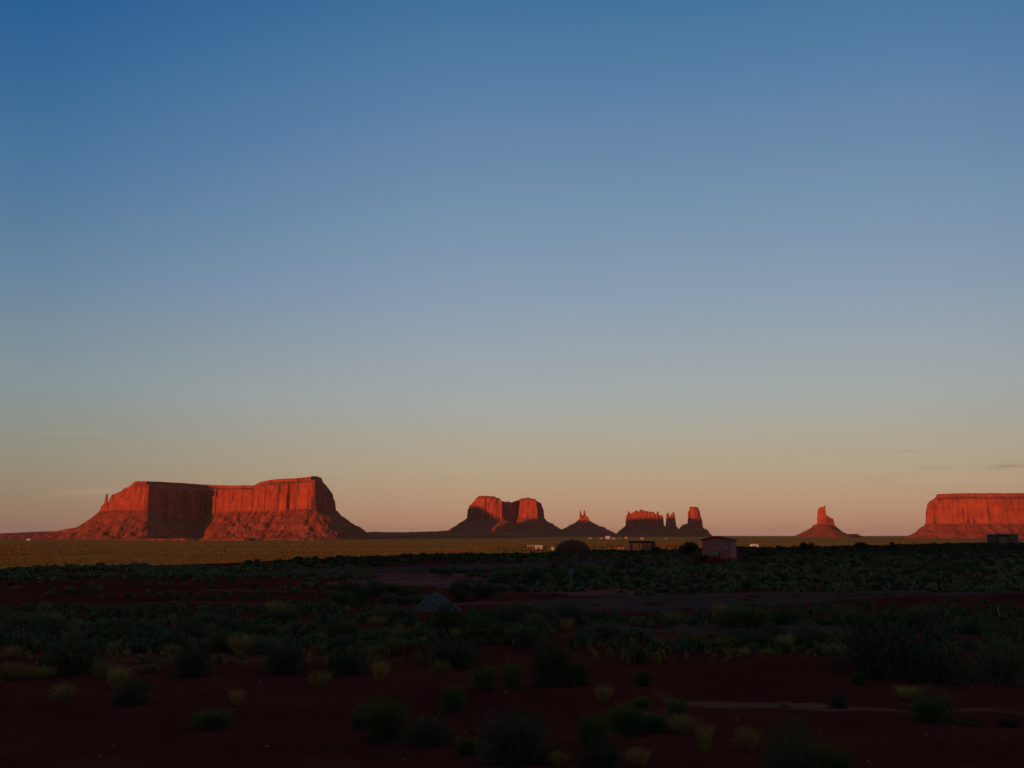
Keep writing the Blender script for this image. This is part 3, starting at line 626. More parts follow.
NEAR = [
    ('sage', 516, 764, 700, 78, 'large grey-green sagebrush at the bottom edge, left of the centre tufts'),
    ('sage', 795, 790, 716, 62, 'grey-green sagebrush cut off by the bottom edge, right of the two tall straw tufts'),
    ('green', 832, 782, 735, 44, 'bright green bush against the right side of the bottom edge sagebrush'),
    ('sage', 552, 690, 643, 50, 'upright grey-green sagebrush in the middle of the bare red soil'),
    ('green', 577, 688, 664, 30, 'small green bush touching the right side of the upright sagebrush'),
    ('green', 513, 694, 665, 24, 'small green bush left of the upright sagebrush in the middle'),
    ('green', 385, 732, 690, 50, 'round bright green bush on the red soil at lower left of centre'),
    ('dark', 362, 724, 701, 28, 'small dark bush leaning on the left of the round bright green bush'),
    ('green', 453, 706, 678, 28, 'small green dome bush just below a straw tuft'),
    ('straw', 441, 676, 656, 24, 'short straw coloured tuft just above a green dome bush'),
    ('green', 484, 695, 671, 30, 'faint low green bush right of the green dome bush'),
    ('dark', 430, 738, 711, 52, 'low dark green bush between the bright green bush and the bottom sagebrush'),
    ('green', 466, 748, 729, 26, 'small flat green plant just left of the bottom edge sagebrush'),
    ('straw', 604, 702, 679, 21, 'straw coloured tuft right of the upright sagebrush'),
    ('straw', 705, 760, 722, 20, 'tall narrow straw tuft near the bottom, left one of a pair'),
    ('straw', 748, 758, 729, 28, 'spreading thin straw tuft near the bottom, right one of a pair'),
    ('straw', 638, 774, 750, 28, 'straw tuft cut off by the bottom edge in the centre'),
    ('straw', 560, 775, 757, 22, 'sparse straw wisps at the bottom edge beside the large sagebrush'),
    ('straw', 683, 738, 715, 32, 'thin straw wisps at the right end of the low green cluster'),
    ('green', 628, 738, 708, 46, 'low green bush, left part of the cluster at lower centre'),
    ('green', 652, 736, 716, 36, 'low green bush, middle part of the cluster at lower centre'),
    ('green', 677, 716, 690, 24, 'small upright green bush above the low green cluster'),
    ('green', 642, 704, 692, 20, 'tiny green bush at upper left of the low green cluster'),
    ('green', 644, 690, 672, 18, 'small round green bush alone between two bare patches of soil'),
    ('green', 637, 659, 642, 20, 'small green bush on the far side of the bare red soil'),
    ('green', 594, 754, 720, 34, 'green bush near the bottom between the large sagebrush and the green cluster'),
    ('dark', 600, 782, 746, 46, 'dark green bush at the bottom edge below another green bush'),
    ('dark', 838, 704, 686, 20, 'small dark plant standing on the pale sandy path'),
    ('straw', 784, 703, 693, 14, 'tiny straw tuft on the pale sandy path'),
    ('green', 858, 681, 665, 14, 'tiny green bush on bare soil above the pale path at right'),
    ('sage', 932, 718, 682, 44, 'grey-green bush at lower right with straw on its left shoulder'),
    ('straw', 909, 694, 677, 30, 'straw clump on the left shoulder of the lower right bush'),
    ('green', 929, 728, 704, 34, 'green base growth in front of the lower right bush'),
    ('dark', 972, 730, 709, 30, 'small dark green dome near the right edge on bare soil'),
    ('dark', 1008, 722, 712, 20, 'flat dark plant on the path at the right edge'),
    ('dark', 884, 672, 612, 96, 'largest dark bush at right, wider than its neighbours'),
    ('dark', 940, 678, 634, 60, 'dark bush right of the largest dark bush'),
    ('sage', 1002, 678, 632, 60, 'tall grey-green brush at the right edge behind the bare soil'),
    ('straw', 836, 652, 634, 30, 'straw tuft just left of the largest dark bush'),
    ('straw', 768, 656, 640, 20, 'small straw tuft on the far edge of bare soil left of the largest dark bush'),
    ('straw', 62, 697, 672, 26, 'leaning straw tuft alone on the dark soil at lower left'),
    ('straw', 236, 711, 690, 17, 'straw tuft above a low green plant at left'),
    ('green', 212, 722, 702, 42, 'low sparse green plant below a straw tuft at left'),
    ('straw', 12, 676, 654, 42, 'wide straw clump at the left edge'),
    ('straw', 42, 674, 659, 30, 'straw clump next to the one at the left edge'),
    ('dark', 72, 668, 636, 62, 'large nearly black bush behind the straw clumps at left'),
    ('straw', 102, 674, 652, 26, 'straw tuft right of the large nearly black bush'),
    ('straw', 118, 682, 654, 30, 'taller straw tuft among the left group'),
    ('straw', 150, 668, 657, 22, 'short straw tuft at the right of the left group'),
    ('dark', 130, 698, 670, 40, 'dark ragged plant below the left straw tufts'),
    ('sage', 192, 672, 640, 40, 'grey-green brush between the left straw group and the centre'),
    ('sage', 284, 668, 634, 46, 'grey-green sagebrush left of a dark round bush'),
    ('dark', 345, 668, 640, 46, 'dark round bush with a straw top left of centre'),
    ('straw', 372, 652, 638, 24, 'straw tuft on the right of the dark round bush'),
    ('straw', 320, 684, 660, 26, 'thin straw wisps on soil below the grey-green sagebrush'),
    ('straw', 380, 682, 656, 22, 'tall faint straw stems left of the short tuft'),
    ('sage', 452, 662, 634, 60, 'wide grey-green sagebrush just above the bare soil at centre'),
    ('straw', 392, 640, 619, 42, 'broad pale straw clump just left of the grey gravel heap foot'),
    ('straw', 240, 648, 624, 32, 'pale straw clump in the green band left of centre'),
    ('straw', 212, 646, 628, 24, 'smaller pale straw clump beside the one left of centre'),
    ('dark', 447, 640, 606, 34, 'dark bush standing in front of the grey gravel heap'),
]
for row in NEAR: near(*row)
def band(n, kinds, x0, x1, y0, y1, hpx, aspect, label_of, group_of, seed, lo=0.6, hi=1.4, clump=None):
    """individual shrubs spread over a stretch of ground"""
    r = random.Random(seed); k = 0; tries = 0
    while k < n and tries < n * 30:
        tries += 1
        px = r.uniform(x0, x1); py = r.uniform(y0, y1)
        if clump and float(vnoise(px / clump[0], py / clump[1], seed)) < clump[2]: continue
        h = hit(px, py)
        if not h: continue
        if road_blocked(px, py): continue
        kd = r.choice(kinds); s = h[1] / F; hh = hpx * s * r.uniform(lo, hi)
        plant(kd, h[0], h[1], hh * aspect * r.uniform(0.8, 1.3), hh, label_of[kd], group_of[kd]); k += 1
ROADS = [([(262, 569.5), (340, 567.5), (512, 563), (700, 558.8)], [(262, 573), (340, 574.5), (512, 569.5), (700, 562)]),
         ([(545, 597.5), (600, 595.8), (680, 594.6), (760, 595.2), (860, 593.6), (1060, 589)], [(555, 610), (600, 613), (680, 613), (760, 606.5), (860, 597.6), (1060, 592.5)]),
         ([(372, 577), (420, 584.5), (470, 590), (620, 592)], [(372, 577.5), (436, 588.5), (475, 594), (620, 596)]),
         ([(600, 629), (850, 629)], [(600, 636), (850, 635)]),
         ([(375, 570), (400, 571), (460, 582)], [(375, 584), (400, 590), (460, 588)]),
         ([(440, 600), (560, 600)], [(440, 609), (560, 610)])]
def road_blocked(px, py):
    if 692 < px < 742 and 551 < py < 566: return True
    if 404 < px < 470 and 603 < py < 621: return True
    for up, lo in ROADS:
        if up[0][0] < px < up[-1][0]:
            a = np.interp(px, *zip(*up)); b = np.interp(px, *zip(*lo))
            if a < py < b + 1.5: return True
    return False
def lab(s): return {k: v for k, v in s.items()}
B1 = {'sage': 'grey-green sagebrush in the dense band between the grey lane and the bare red soil', 'dark': 'dark bush in the dense band between the grey lane and the bare red soil',
      'green': 'bright green bush in the dense band between the grey lane and the bare red soil', 'straw': 'straw tuft in the dense band between the grey lane and the bare red soil'}
G1 = {'sage': 'sagebrush in the near shrub band', 'dark': 'dark bushes in the near shrub band', 'green': 'green bushes in the near shrub band', 'straw': 'straw tufts in the near shrub band'}
band(105, ['sage', 'sage', 'dark', 'sage', 'green'], -20, 1045, 620, 650, 16, 1.9, B1, G1, 401, clump=(50, 12, 0.40))
band(46, ['straw'], -10, 1040, 616, 656, 15, 1.2, B1, G1, 402)
B2 = {'bloom': 'small pale yellow flowering shrub on the rise between the road and the grey lane', 'sage': 'small grey-green shrub on the rise between the road and the grey lane',
      'green': 'small green shrub on the rise between the road and the grey lane', 'dark': 'small dark shrub on the rise between the road and the grey lane'}
G2 = {'bloom': 'flowering shrubs on the middle rise', 'sage': 'sagebrush on the middle rise', 'green': 'green shrubs on the middle rise', 'dark': 'dark shrubs on the middle rise'}
band(125, ['bloom', 'bloom', 'green', 'sage', 'dark'], 540, 1040, 566, 591, 7, 1.6, B2, G2, 403)
band(40, ['sage', 'green', 'sage', 'dark'], 420, 620, 574, 588, 9, 1.8, B2, G2, 404)
B3 = {'bloom': 'small pale flowering plant at the foot of the dark red slope at left', 'sage': 'small shrub dotted over the dark red slope at left', 'dark': 'small dark shrub dotted over the dark red slope at left',
      'straw': 'small straw tuft dotted over the dark red slope at left'}
G3 = {'bloom': 'flowering plants below the red slope', 'sage': 'shrubs on the red slope', 'dark': 'dark shrubs on the red slope', 'straw': 'straw tufts on the red slope'}
band(40, ['bloom'], -10, 175, 611, 628, 7, 1.3, B3, G3, 405)
band(62, ['sage', 'straw', 'dark'], -10, 420, 578, 612, 5, 1.6, B3, G3, 406)
B4 = {'sage': 'shrub beside the dirt track left of the grey gravel heap', 'green': 'green shrub beside the dirt track left of the grey gravel heap', 'dark': 'dark shrub beside the dirt track left of the grey gravel heap'}
G4 = {'sage': 'shrubs by the dirt track', 'green': 'green shrubs by the dirt track', 'dark': 'dark shrubs by the dirt track'}
band(22, ['sage', 'green', 'dark'], 340, 420, 596, 608, 12, 1.7, B4, G4, 407)
band(9, ['dark', 'sage'], 455, 500, 592, 604, 12, 1.6, B4, G4, 408)

# scrub too many to count: low-cost clumps merged in one object
def clump_mesh(name, pts, mat, seed, tris=9):
    r = np.random.RandomState(seed); pts = np.array(pts); n = len(pts)
    V = []; 
    P0 = np.repeat(pts, tris, 0)
    a = r.uniform(0, 2 * np.pi, n * tris); q = r.uniform(0.0, 0.8, n * tris)
    cx = P0[:, 0] + np.cos(a) * q * P0[:, 3] * 0.5; cy = P0[:, 1] + np.sin(a) * q * P0[:, 3] * 0.5
    b = r.uniform(0, np.pi, n * tris); hw = P0[:, 3] * r.uniform(0.15, 0.32, n * tris)
    hh = P0[:, 4] * np.sqrt(np.clip(1 - q ** 2, 0.1, 1)) * r.uniform(0.6, 1.1, n * tris)
    tx = r.uniform(-0.25, 0.25, n * tris) * P0[:, 3]; ty = r.uniform(-0.25, 0.25, n * tris) * P0[:, 3]
    A = np.stack([cx - np.cos(b) * hw, cy - np.sin(b) * hw, P0[:, 2] - 0.03 + hh * 0.1], 1)
    B = np.stack([cx + np.cos(b) * hw, cy + np.sin(b) * hw, P0[:, 2] - 0.03 + hh * 0.1], 1)
    D_ = np.stack([cx + tx + np.cos(b) * hw * .5, cy + ty + np.sin(b) * hw * .5, P0[:, 2] + hh], 1)
    E_ = np.stack([cx + tx - np.cos(b) * hw * .5, cy + ty - np.sin(b) * hw * .5, P0[:, 2] + hh * r.uniform(0.6, 1, n * tris)], 1)
    V = np.stack([A, B, D_, E_], 1).reshape(-1, 3)
    f = np.arange(n * tris * 4).reshape(-1, 4)
    return tag(mesh_obj(name, V, f, mat), kind='stuff')
r8 = np.random.RandomState(77)
def scatter(n, x0, x1, y0, y1, w0, w1, hf, seed, dens=None):
    """n tufts between image rows; widths in metres"""
    r = np.random.RandomState(seed); out = []
    # row -> distance table through the middle of the region for a few columns
    cols = np.linspace(x0, x1, 17); rows = np.linspace(y0, y1, 40)
    T = np.array([[(hit(c, q) or (0, 9000, 0))[1] for q in rows] for c in cols])
    px = r.uniform(x0, x1, n); py = r.uniform(y0, y1, n)
    ci = (px - x0) / (x1 - x0) * 16; ri = (py - y0) / (y1 - y0) * 39
    c0 = np.clip(ci.astype(int), 0, 15); r0 = np.clip(ri.astype(int), 0, 38); fc = ci - c0; fr = ri - r0
    Y = np.exp((np.log(T[c0, r0]) * (1 - fc) + np.log(T[c0 + 1, r0]) * fc) * (1 - fr) + (np.log(T[c0, r0 + 1]) * (1 - fc) + np.log(T[c0 + 1, r0 + 1]) * fc) * fr)
    X = (px - 512) / F * Y * KX * (1.0)
    keep = np.array([not road_blocked(a, b) for a, b in zip(px, py)])
    if dens is not None: keep &= dens(px, py, X, Y) > r.uniform(0, 1, n)
    X, Y = X[keep], Y[keep]; Z = terrain(X, Y) + micro(X, Y)
    wd = r.uniform(w0, w1, len(X)); return np.stack([X, Y, Z, wd, wd * hf * r.uniform(0.7, 1.3, len(X))], 1)
cl_ = lambda s, a, b: (lambda px, py, X, Y: (vnoise(X / s, Y / s, 91) > a) * 1.0 * b + 0.12)
clump_mesh('scrub_cover', scatter(2300, -20, 1050, 576, 594, 0.25, 0.7, 0.45, 1, lambda px, py, X, Y: np.where(px > 440, 0.55, 0.13) * np.clip(2.6 * vnoise(X / 5, Y / 3, 92) - 0.2, 0.15, 1.2)), M['sage'], 1, 16)
clump_mesh('scrub_cover', scatter(900, 440, 1050, 572, 592, 0.2, 0.6, 0.5, 2, cl_(4, 0.45, 0.9)), M['olive'], 2, 16)
clump_mesh('scrub_cover', scatter(500, 520, 1050, 570, 591, 0.25, 0.5, 0.7, 12), M['bloom'], 12, 14)
clump_mesh('scrub_cover', scatter(2000, -20, 420, 566.5, 579, 0.3, 0.8, 0.4, 3, cl_(6, 0.45, 1.0)), M['sage'], 3, 14)
clump_mesh('scrub_cover', scatter(2600, 250, 1050, 552, 570, 0.4, 1.1, 0.42, 4, lambda px, py, X, Y: np.where(py < np.interp(px, [250, 512, 640, 1050], [568, 560, 556, 560]), 0.9, 0.25)), M['dark_leaf'], 4, 16)
clump_mesh('scrub_cover', scatter(1500, 500, 1050, 552, 575, 0.35, 0.9, 0.42, 5), M['sage'], 5, 14)
clump_mesh('scrub_cover', scatter(2200, 560, 1050, 544.5, 554, 0.5, 1.4, 0.36, 15), M['dark_leaf'], 15, 16)
clump_mesh('scrub_cover', scatter(900, 560, 1050, 545, 556, 0.4, 1.1, 0.36, 16), M['sage'], 16, 14)
clump_mesh('scrub_cover', scatter(900, -20, 1050, 598, 620, 0.12, 0.4, 0.5, 6, cl_(4, 0.55, 0.9)), M['dark_leaf'], 6, 16)
clump_mesh('grass_cover', scatter(3600, -20, 1050, 612, 650, 0.08, 0.36, 0.8, 7, cl_(3, 0.46, 0.9)), M['sage'], 7, 22)
clump_mesh('grass_cover', scatter(1500, -20, 1050, 612, 660, 0.06, 0.2, 1.0, 8, cl_(3, 0.46, 0.8)), M['straw'], 8, 22)
clump_mesh('grass_cover', scatter(120, -20, 1050, 655, 768, 0.02, 0.06, 0.7, 9), M['straw'], 9, 8)

def stones(n, seed):
    r = np.random.RandomState(seed); V = []; Fc = []
    for _ in range(n):
        px = r.uniform(-20, 1045); py = r.uniform(652, 768); h = hit(px, py)
        x, y = h[0], h[1]; z = gz(x, y); q = 0.008 + 0.022 * r.uniform() ** 3
        k = len(V); m_ = 7
        for i in range(m_):
            a = 2 * math.pi * i / m_; f = q * r.uniform(0.7, 1.2); V.append((x + math.cos(a) * f, y + math.sin(a) * f * 0.8, z - 0.004))
        for i in range(m_):
            a = 2 * math.pi * i / m_; f = q * r.uniform(0.4, 0.8); V.append((x + math.cos(a) * f, y + math.sin(a) * f * 0.8, z + q * r.uniform(0.4, 0.8)))
        Fc += [(k + i, k + (i + 1) % m_, k + m_ + (i + 1) % m_, k + m_ + i) for i in range(m_)] + [tuple(range(k + m_, k + 2 * m_))]
    return tag(mesh_obj('loose_stones', V, Fc, M['stone']), kind='stuff')
M['stone'] = noise_mat('loose_stone', [(0.35, (0.11, 0.035, 0.028)), (0.65, (0.24, 0.10, 0.08))], nscale=3)
stones(420, 12)
# sunlit brush of the plain
def plain_scrub(n, seed):
    r = np.random.RandomState(seed)
    py = r.uniform(541.2, 572, n); px = r.uniform(-30, 1060, n)
    d = np.clip(20.6 / (py - HY) * F, 330, 3800); X = (px - 512) / F * d * KX; Y = d
    Z = terrain(X, Y); ok = (Z < PLAIN + 6); X, Y, Z = X[ok], Y[ok], Z[ok]
    m = fbm(X / 140, Y / 140, 95, 3) > -0.30 * np.ones(len(X)); X, Y, Z = X[m], Y[m], Z[m]
    wd = r.uniform(0.8, 2.4, len(X)) * np.clip(Y / 900, 0.8, 2.2)
    return np.stack([X, Y, Z, wd, wd * 0.36 * r.uniform(0.6, 1.3, len(X))], 1)
clump_mesh('brush_cover', plain_scrub(42000, 55), M['plain_scrub'], 55, 6)

# ------------------------------------------------------------------ trees and big bushes round the yard
def bush_tree(px, base, top, wpx, d, label, seed, name='tree', cat='tree'):
    x = X_at(px, d); zb = Z_at(base, d); zt = Z_at(top, d); gzv = gz(x, d); zb = gzv; h = zt - zb; w_ = wpx * d / F
    t = thing(name, label, cat, (x, d, zb))
    m = MB(); m.bar((0, 0, -0.1), (0.03, 0, h * 0.45), w_ * 0.045, w_ * 0.03)
    r = random.Random(seed)
    for k in range(6):
        a = k * 1.05 + r.random(); m.bar((0.02, 0, h * 0.25), (math.cos(a) * w_ * 0.3, math.sin(a) * w_ * 0.3, h * r.uniform(0.6, 0.85)), w_ * 0.025, w_ * 0.008)
    m.build('trunk', M['stem'], t)
    vs_ = []
    for k in range(9):
        a = r.uniform(0, 6.28); q = r.uniform(0.1, 0.72) * w_ * 0.5
        v, f = blades(420, w_ * r.uniform(0.2, 0.3), w_ * r.uniform(0.2, 0.3), h * r.uniform(0.34, 0.46), 1, 0.10, seed * 20 + k, dome=True)
        zc = h * r.uniform(0.12, 0.58) * (1 - (q / w_) ** 2 * 1.2)
        vs_.append(([(p[0] + math.cos(a) * q, p[1] + math.sin(a) * q, p[2] + zc) for p in v], f))
    v, f = join(*vs_); mesh_obj('crown', v, f, M['dark_leaf'], t)
bush_tree(688, 552, 540, 24, 122, 'round dark tree directly left of the pink shed', 1)
bush_tree(807, 550, 540.5, 15, 150, 'small dark tree by the fence right of the pink shed', 2)
bush_tree(861, 549, 541, 15, 160, 'low dark tree by the fence under the thumb shaped butte', 3)
bush_tree(891, 550, 541, 12, 150, 'small round dark tree left of the right hand mesa foot', 4)
bush_tree(700, 560, 553, 16, 100, 'low dark bush against the left corner of the pink shed', 5, 'bush', 'bush')
bush_tree(637, 566, 558.5, 22, 84, 'low dark bush beside the road in front of the shade shelter', 6, 'bush', 'bush')
bush_tree(656, 553, 545.5, 12, 180, 'dark bush against the right end of the shade shelter', 7, 'bush', 'bush')
bush_tree(1010, 551, 543, 34, 170, 'wide dark bush in front of the low building at right edge', 8, 'bush', 'bush')
bush_tree(760, 556, 548, 22, 118, 'low dark bush right of the pink shed by the fence', 9, 'bush', 'bush')

# ------------------------------------------------------------------ pink shed
d = 100.0; xs0 = X_at(703, d); xs1 = X_at(731.8, d); gzs = min(gz(xs0, d), gz(xs1, d)) - 0.05
zb = gzs; ze = Z_at(540.2, d) - zb; zp = Z_at(537.0, d) - zb; W = xs1 - xs0; Dp = 4.2
t = thing('shed', 'small pink stucco shed with a red roof and a red painted base', 'shed', ((xs0 + xs1) / 2, d + 0.5, zb), R(-19))
hw = W / 2
m = MB(); v = [(-hw, 0, 0.42), (hw, 0, 0.42), (hw, 0, ze), (0, 0, zp - 0.05), (-hw, 0, ze)]
v += [(a, Dp, c) for a, b, c in v]
m.add(v, [(0, 1, 2, 3, 4), (9, 8, 7, 6, 5), (1, 6, 7, 2), (5, 0, 4, 9), (0, 5, 6, 1)]); m.build('wall', M['stucco'], t)
m = MB(); m.box(-hw - 0.03, hw + 0.03, -0.03, Dp + 0.03, -0.3, 0.42 - 0.003); m.build('base_band', M['roof_red'], t)
m = MB(); o_ = 0.16; th = 0.11
v = [(-hw - o_, -o_, ze - 0.03), (0, -o_, zp - 0.0), (hw + o_, -o_, ze - 0.03), (hw + o_, -o_, ze - 0.03 + th), (0, -o_, zp + th), (-hw - o_, -o_, ze - 0.03 + th)]
v += [(a, Dp + o_, c) for a, b, c in v]
m.add(v, [(0, 1, 4, 5), (1, 2, 3, 4), (11, 10, 7, 6), (10, 9, 8, 7), (5, 4, 10, 11), (4, 3, 9, 10), (0, 6, 7, 1), (1, 7, 8, 2), (2, 8, 9, 3), (5, 11, 6, 0)])
m.build('roof', M['roof_red'], t)
xw = X_at(716, d) - (xs0 + xs1) / 2; zw = Z_at(553.8, d) - zb
m = MB(); m.box(xw - 0.44, xw + 0.44, -0.06, -0.003, zw - 0.25, zw + 0.23); wf = m.build('window_frame', M['dark'], t)
m = MB(); m.box(xw - 0.38, xw + 0.37, -0.34, -0.065, zw - 0.2, zw + 0.2); ac = m.build('cooler_box', M['metal'], t)
m = MB()
for k in range(5): m.box(xw - 0.36, xw + 0.34, -0.352, -0.341, zw - 0.15 + k * 0.065, zw - 0.125 + k * 0.065)
m.build('vent_slat', M['greymetal'], ac)
xm = X_at(727, d) - (xs0 + xs1) / 2
m = MB(); m.box(xm - 0.16, xm + 0.16, -0.30, -0.12, 1.15, 1.55); m.build('meter_box', M['metal'], t)
m = MB(); m.bar((xm, -0.2, -0.2), (xm, -0.2, 1.148), 0.035); m.bar((xm, -0.2, 1.552), (xm, -0.2, 2.0), 0.02); m.build('conduit', M['greymetal'], t)

# ------------------------------------------------------------------ earth hogan
d = 160.0; x = X_at(572.5, d); rad = 18.3 * d / F; zb = gz(x, d) - 0.1; hh = Z_at(539.9, d) - zb
t = thing('hogan', 'rounded earth covered hogan, a dark red dome behind the road', 'hogan', (x, d, zb))
nu, nv = 40, 14; V = []; 
for j in range(nv):
    ph = j / (nv - 1) * math.pi / 2
    for i in range(nu):
        th_ = 2 * math.pi * i / nu; q = 1 + 0.03 * math.sin(3 * th_ + 1) + 0.02 * math.sin(7 * th_)
        V.append((math.cos(th_) * rad * math.cos(ph) ** 0.85 * q, math.sin(th_) * rad * math.cos(ph) ** 0.85 * q, hh * math.sin(ph) ** 1.0))
Fc = [(j * nu + i, j * nu + (i + 1) % nu, (j + 1) * nu + (i + 1) % nu, (j + 1) * nu + i) for j in range(nv - 1) for i in range(nu)]
mesh_obj('dome', V, Fc, M['mud'], t, smooth=True)
m = MB(); m.bar((0.05, 0, hh - 0.15), (0.05, 0, hh + 0.32), 0.09, 0.09, 8); m.build('stovepipe', M['dark'], t)

# ------------------------------------------------------------------ shade shelter
d = 185.0; x0_ = X_at(630, d); x1_ = X_at(656.5, d); xc = (x0_ + x1_) / 2; zb = gz(xc, d) - 0.1; zt = Z_at(541.2, d) - zb
t = thing('shade_shelter', 'open flat roofed pole shelter with a slatted wall at its right half', 'shelter', (xc, d, zb))
hw = (x1_ - x0_) / 2
m = MB(); m.box(-hw, hw - 0.3, -0.1, 2.6, zt - 0.34, zt - 0.08)
r = random.Random(3)
for k in range(16): m.bar((-hw + 0.1 + k * 0.29, -0.2 - r.random() * 0.2, zt - 0.06), (-hw + 0.15 + k * 0.29, 2.8, zt - r.random() * 0.06), 0.07)
m.build('roof', M['post'], t)
for px_, py_ in ((-hw + 0.35, 0.1), (-hw + 0.35, 2.4), (0.15, 0.1), (0.15, 2.4), (hw - 0.5, 0.1), (hw - 0.5, 2.4)):
    m = MB(); m.bar((px_, py_, -0.3), (px_, py_, zt - 0.345), 0.09, 0.08); m.build('post', M['post'], t)
for k in range(6):
    m = MB(); a = 0.32 + k * 0.335; m.box(a, a + 0.2, 0.0, 0.05, -0.1, zt - 0.36); m.build('slat', M['tan'] if k % 2 == 0 else M['pole'], t)

# ------------------------------------------------------------------ low building at the right edge
d = 235.0; x0_ = X_at(995, d); x1_ = X_at(1018, d); xc = (x0_ + x1_) / 2; zb = gz(xc, d) - 0.2; zt = Z_at(533.8, d) - zb; hw = (x1_ - x0_) / 2
t = thing('low_building', 'low flat roofed hut at the right edge in front of the sunlit mesa', 'hut', (xc, d, zb))
m = MB(); m.box(-hw, hw * 0.2, 0, 4, 0, zt - 0.2); m.build('dark_wall', M['pole'], t)
m = MB(); m.box(-hw + 0.9, hw * 0.02, -0.04, -0.003, 0.2, zt - 0.8); m.build('panel', M['tan'], t)
m = MB(); m.box(hw * 0.2 + 0.003, hw, 0.1, 4, 0, zt - 0.2)
for k in range(6): m.box(hw * 0.24 + k * 0.38, hw * 0.24 + k * 0.38 + 0.16, 0.04, 0.097, 0, zt - 0.25)
m.build('ribbed_wall', M['tan'], t)
m = MB(); m.box(-hw - 0.15, hw + 0.1, -0.15, 4.2, zt - 0.197, zt); m.build('roof', M['greymetal'], t)

# ------------------------------------------------------------------ grey gravel heap
x, y, z = hit(438, 613); wpx = 53 * y / F; hpx = 21 * y / F
n = 90; u = np.linspace(-1.25, 1.25, n); U, V_ = np.meshgrid(u, u, indexing='ij')
rr_ = np.hypot(U, V_); ang = np.arctan2(V_, U)
ridge = 1 + 0.05 * np.sin(ang * 3 + 0.7) + 0.04 * np.sin(ang * 7)
Xh = U * wpx / 2; Yh = V_ * wpx / 2
U2 = U + 0.08 * (1 - rr_); r2 = np.hypot(np.where(U2 > 0, U2 * 1.04, U2 * 0.97), V_)
Zh = hpx * (1.03 * np.clip(1.02 - r2 * ridge + 0.07 * fbm(ang * 2.2, r2 * 2, 5, 3), -0.2, 1)) + (0.09 * ridged(ang * 2.6 + 9, r2 * 0.8, 3, 3) * np.clip(r2 * 1.5, 0, 1) + 0.06 * fbm(Xh * 5, Yh * 5, 4, 4)) * (rr_ < 1.15)
o = mesh_obj('gravel_heap', np.stack([Xh, Yh, Zh], 2).reshape(-1, 3), grid_faces(n, n), M['grey_gravel']); o.location = (x, y, z - 0.02)
tag(o, 'pointed heap of blue-grey gravel beside the dirt track', 'gravel heap')

# ------------------------------------------------------------------ fences
def fence(label, pts, hpx, rails, r0=0.05, mat='post', jit=0.1, rail_r=0.03):
    """pts = [(column, depth)]"""
    P = [(X_at(p, d_), d_) for p, d_ in pts]
    x0_, y0_ = P[0]; z0 = gz(x0_, y0_)
    t = thing('fence', label, 'fence', (x0_, y0_, z0)); r = random.Random(len(pts))
    tops = []
    for i, (a, b) in enumerate(P):
        zz = gz(a, b) - z0; h = hpx * b / F * r.uniform(0.9, 1.12)
        m = MB(); m.bar((a - x0_, b - y0_, zz - 0.3), (a - x0_ + r.uniform(-.05, .05), b - y0_, zz + h), r0 * r.uniform(0.8, 1.2)); m.build('post', M[mat], t); tops.append((a - x0_, b - y0_, zz, h))
    for q in rails:
        m = MB()
        for A, B in zip(tops, tops[1:]): m.bar((A[0], A[1], A[2] + A[3] * q), (B[0], B[1], B[2] + B[3] * q), rail_r, n=5)
        m.build('rail', M[mat], t)
fence('dark pole fence along the far side of the road left of the pink shed', [(552, 84), (559, 87), (569, 90), (581, 92), (595, 94), (609, 95), (623, 96), (638, 97), (653, 98), (667, 99), (682, 100), (695, 101)], 8.5, (0.92, 0.5), 0.06)
fence('thin fence behind the hogan and the shade shelter', [(c, 172 - (c - 592) * 0.12) for c in range(594, 700, 9)], 7.5, (0.92, 0.55), 0.06)
fence('short dark fence left of the hogan', [(c, 158) for c in range(498, 554, 8)], 6.5, (0.9, 0.5), 0.05)
fence('long thin post fence running right from the pink shed', [(738 + i * 7.6, 112 + i * 1.6) for i in range(40)], 9.0, (0.95, 0.6), 0.045, rail_r=0.018)

# ------------------------------------------------------------------ road sign and stake
x, y, z = hit(571, 583); zs = Z_at(572, y) - z
t = thing('road_sign', 'small pale blue two panel sign on a post beyond the grey lane', 'sign', (x, y, z), R(8))
m = MB(); m.bar((0, 0.03, -0.2), (0, 0.03, zs + 0.14), 0.02); m.build('post', M['greymetal'], t)
for s in (-1, 1):
    m = MB(); m.box(s * 0.085 - 0.07, s * 0.085 + 0.07, -0.012, 0.008, zs - 0.16, zs + 0.16); m.build('panel', M['signblue'], t)
x, y, z = hit(1000, 618)
m = MB(); m.bar((0, 0, -0.1), (-0.055, 0, 0.36), 0.012); o = m.build('stake', M['cream'], None); o.location = (x, y, z)
tag(o, 'thin pale leaning stake in the shrub band near the right edge', 'stake')

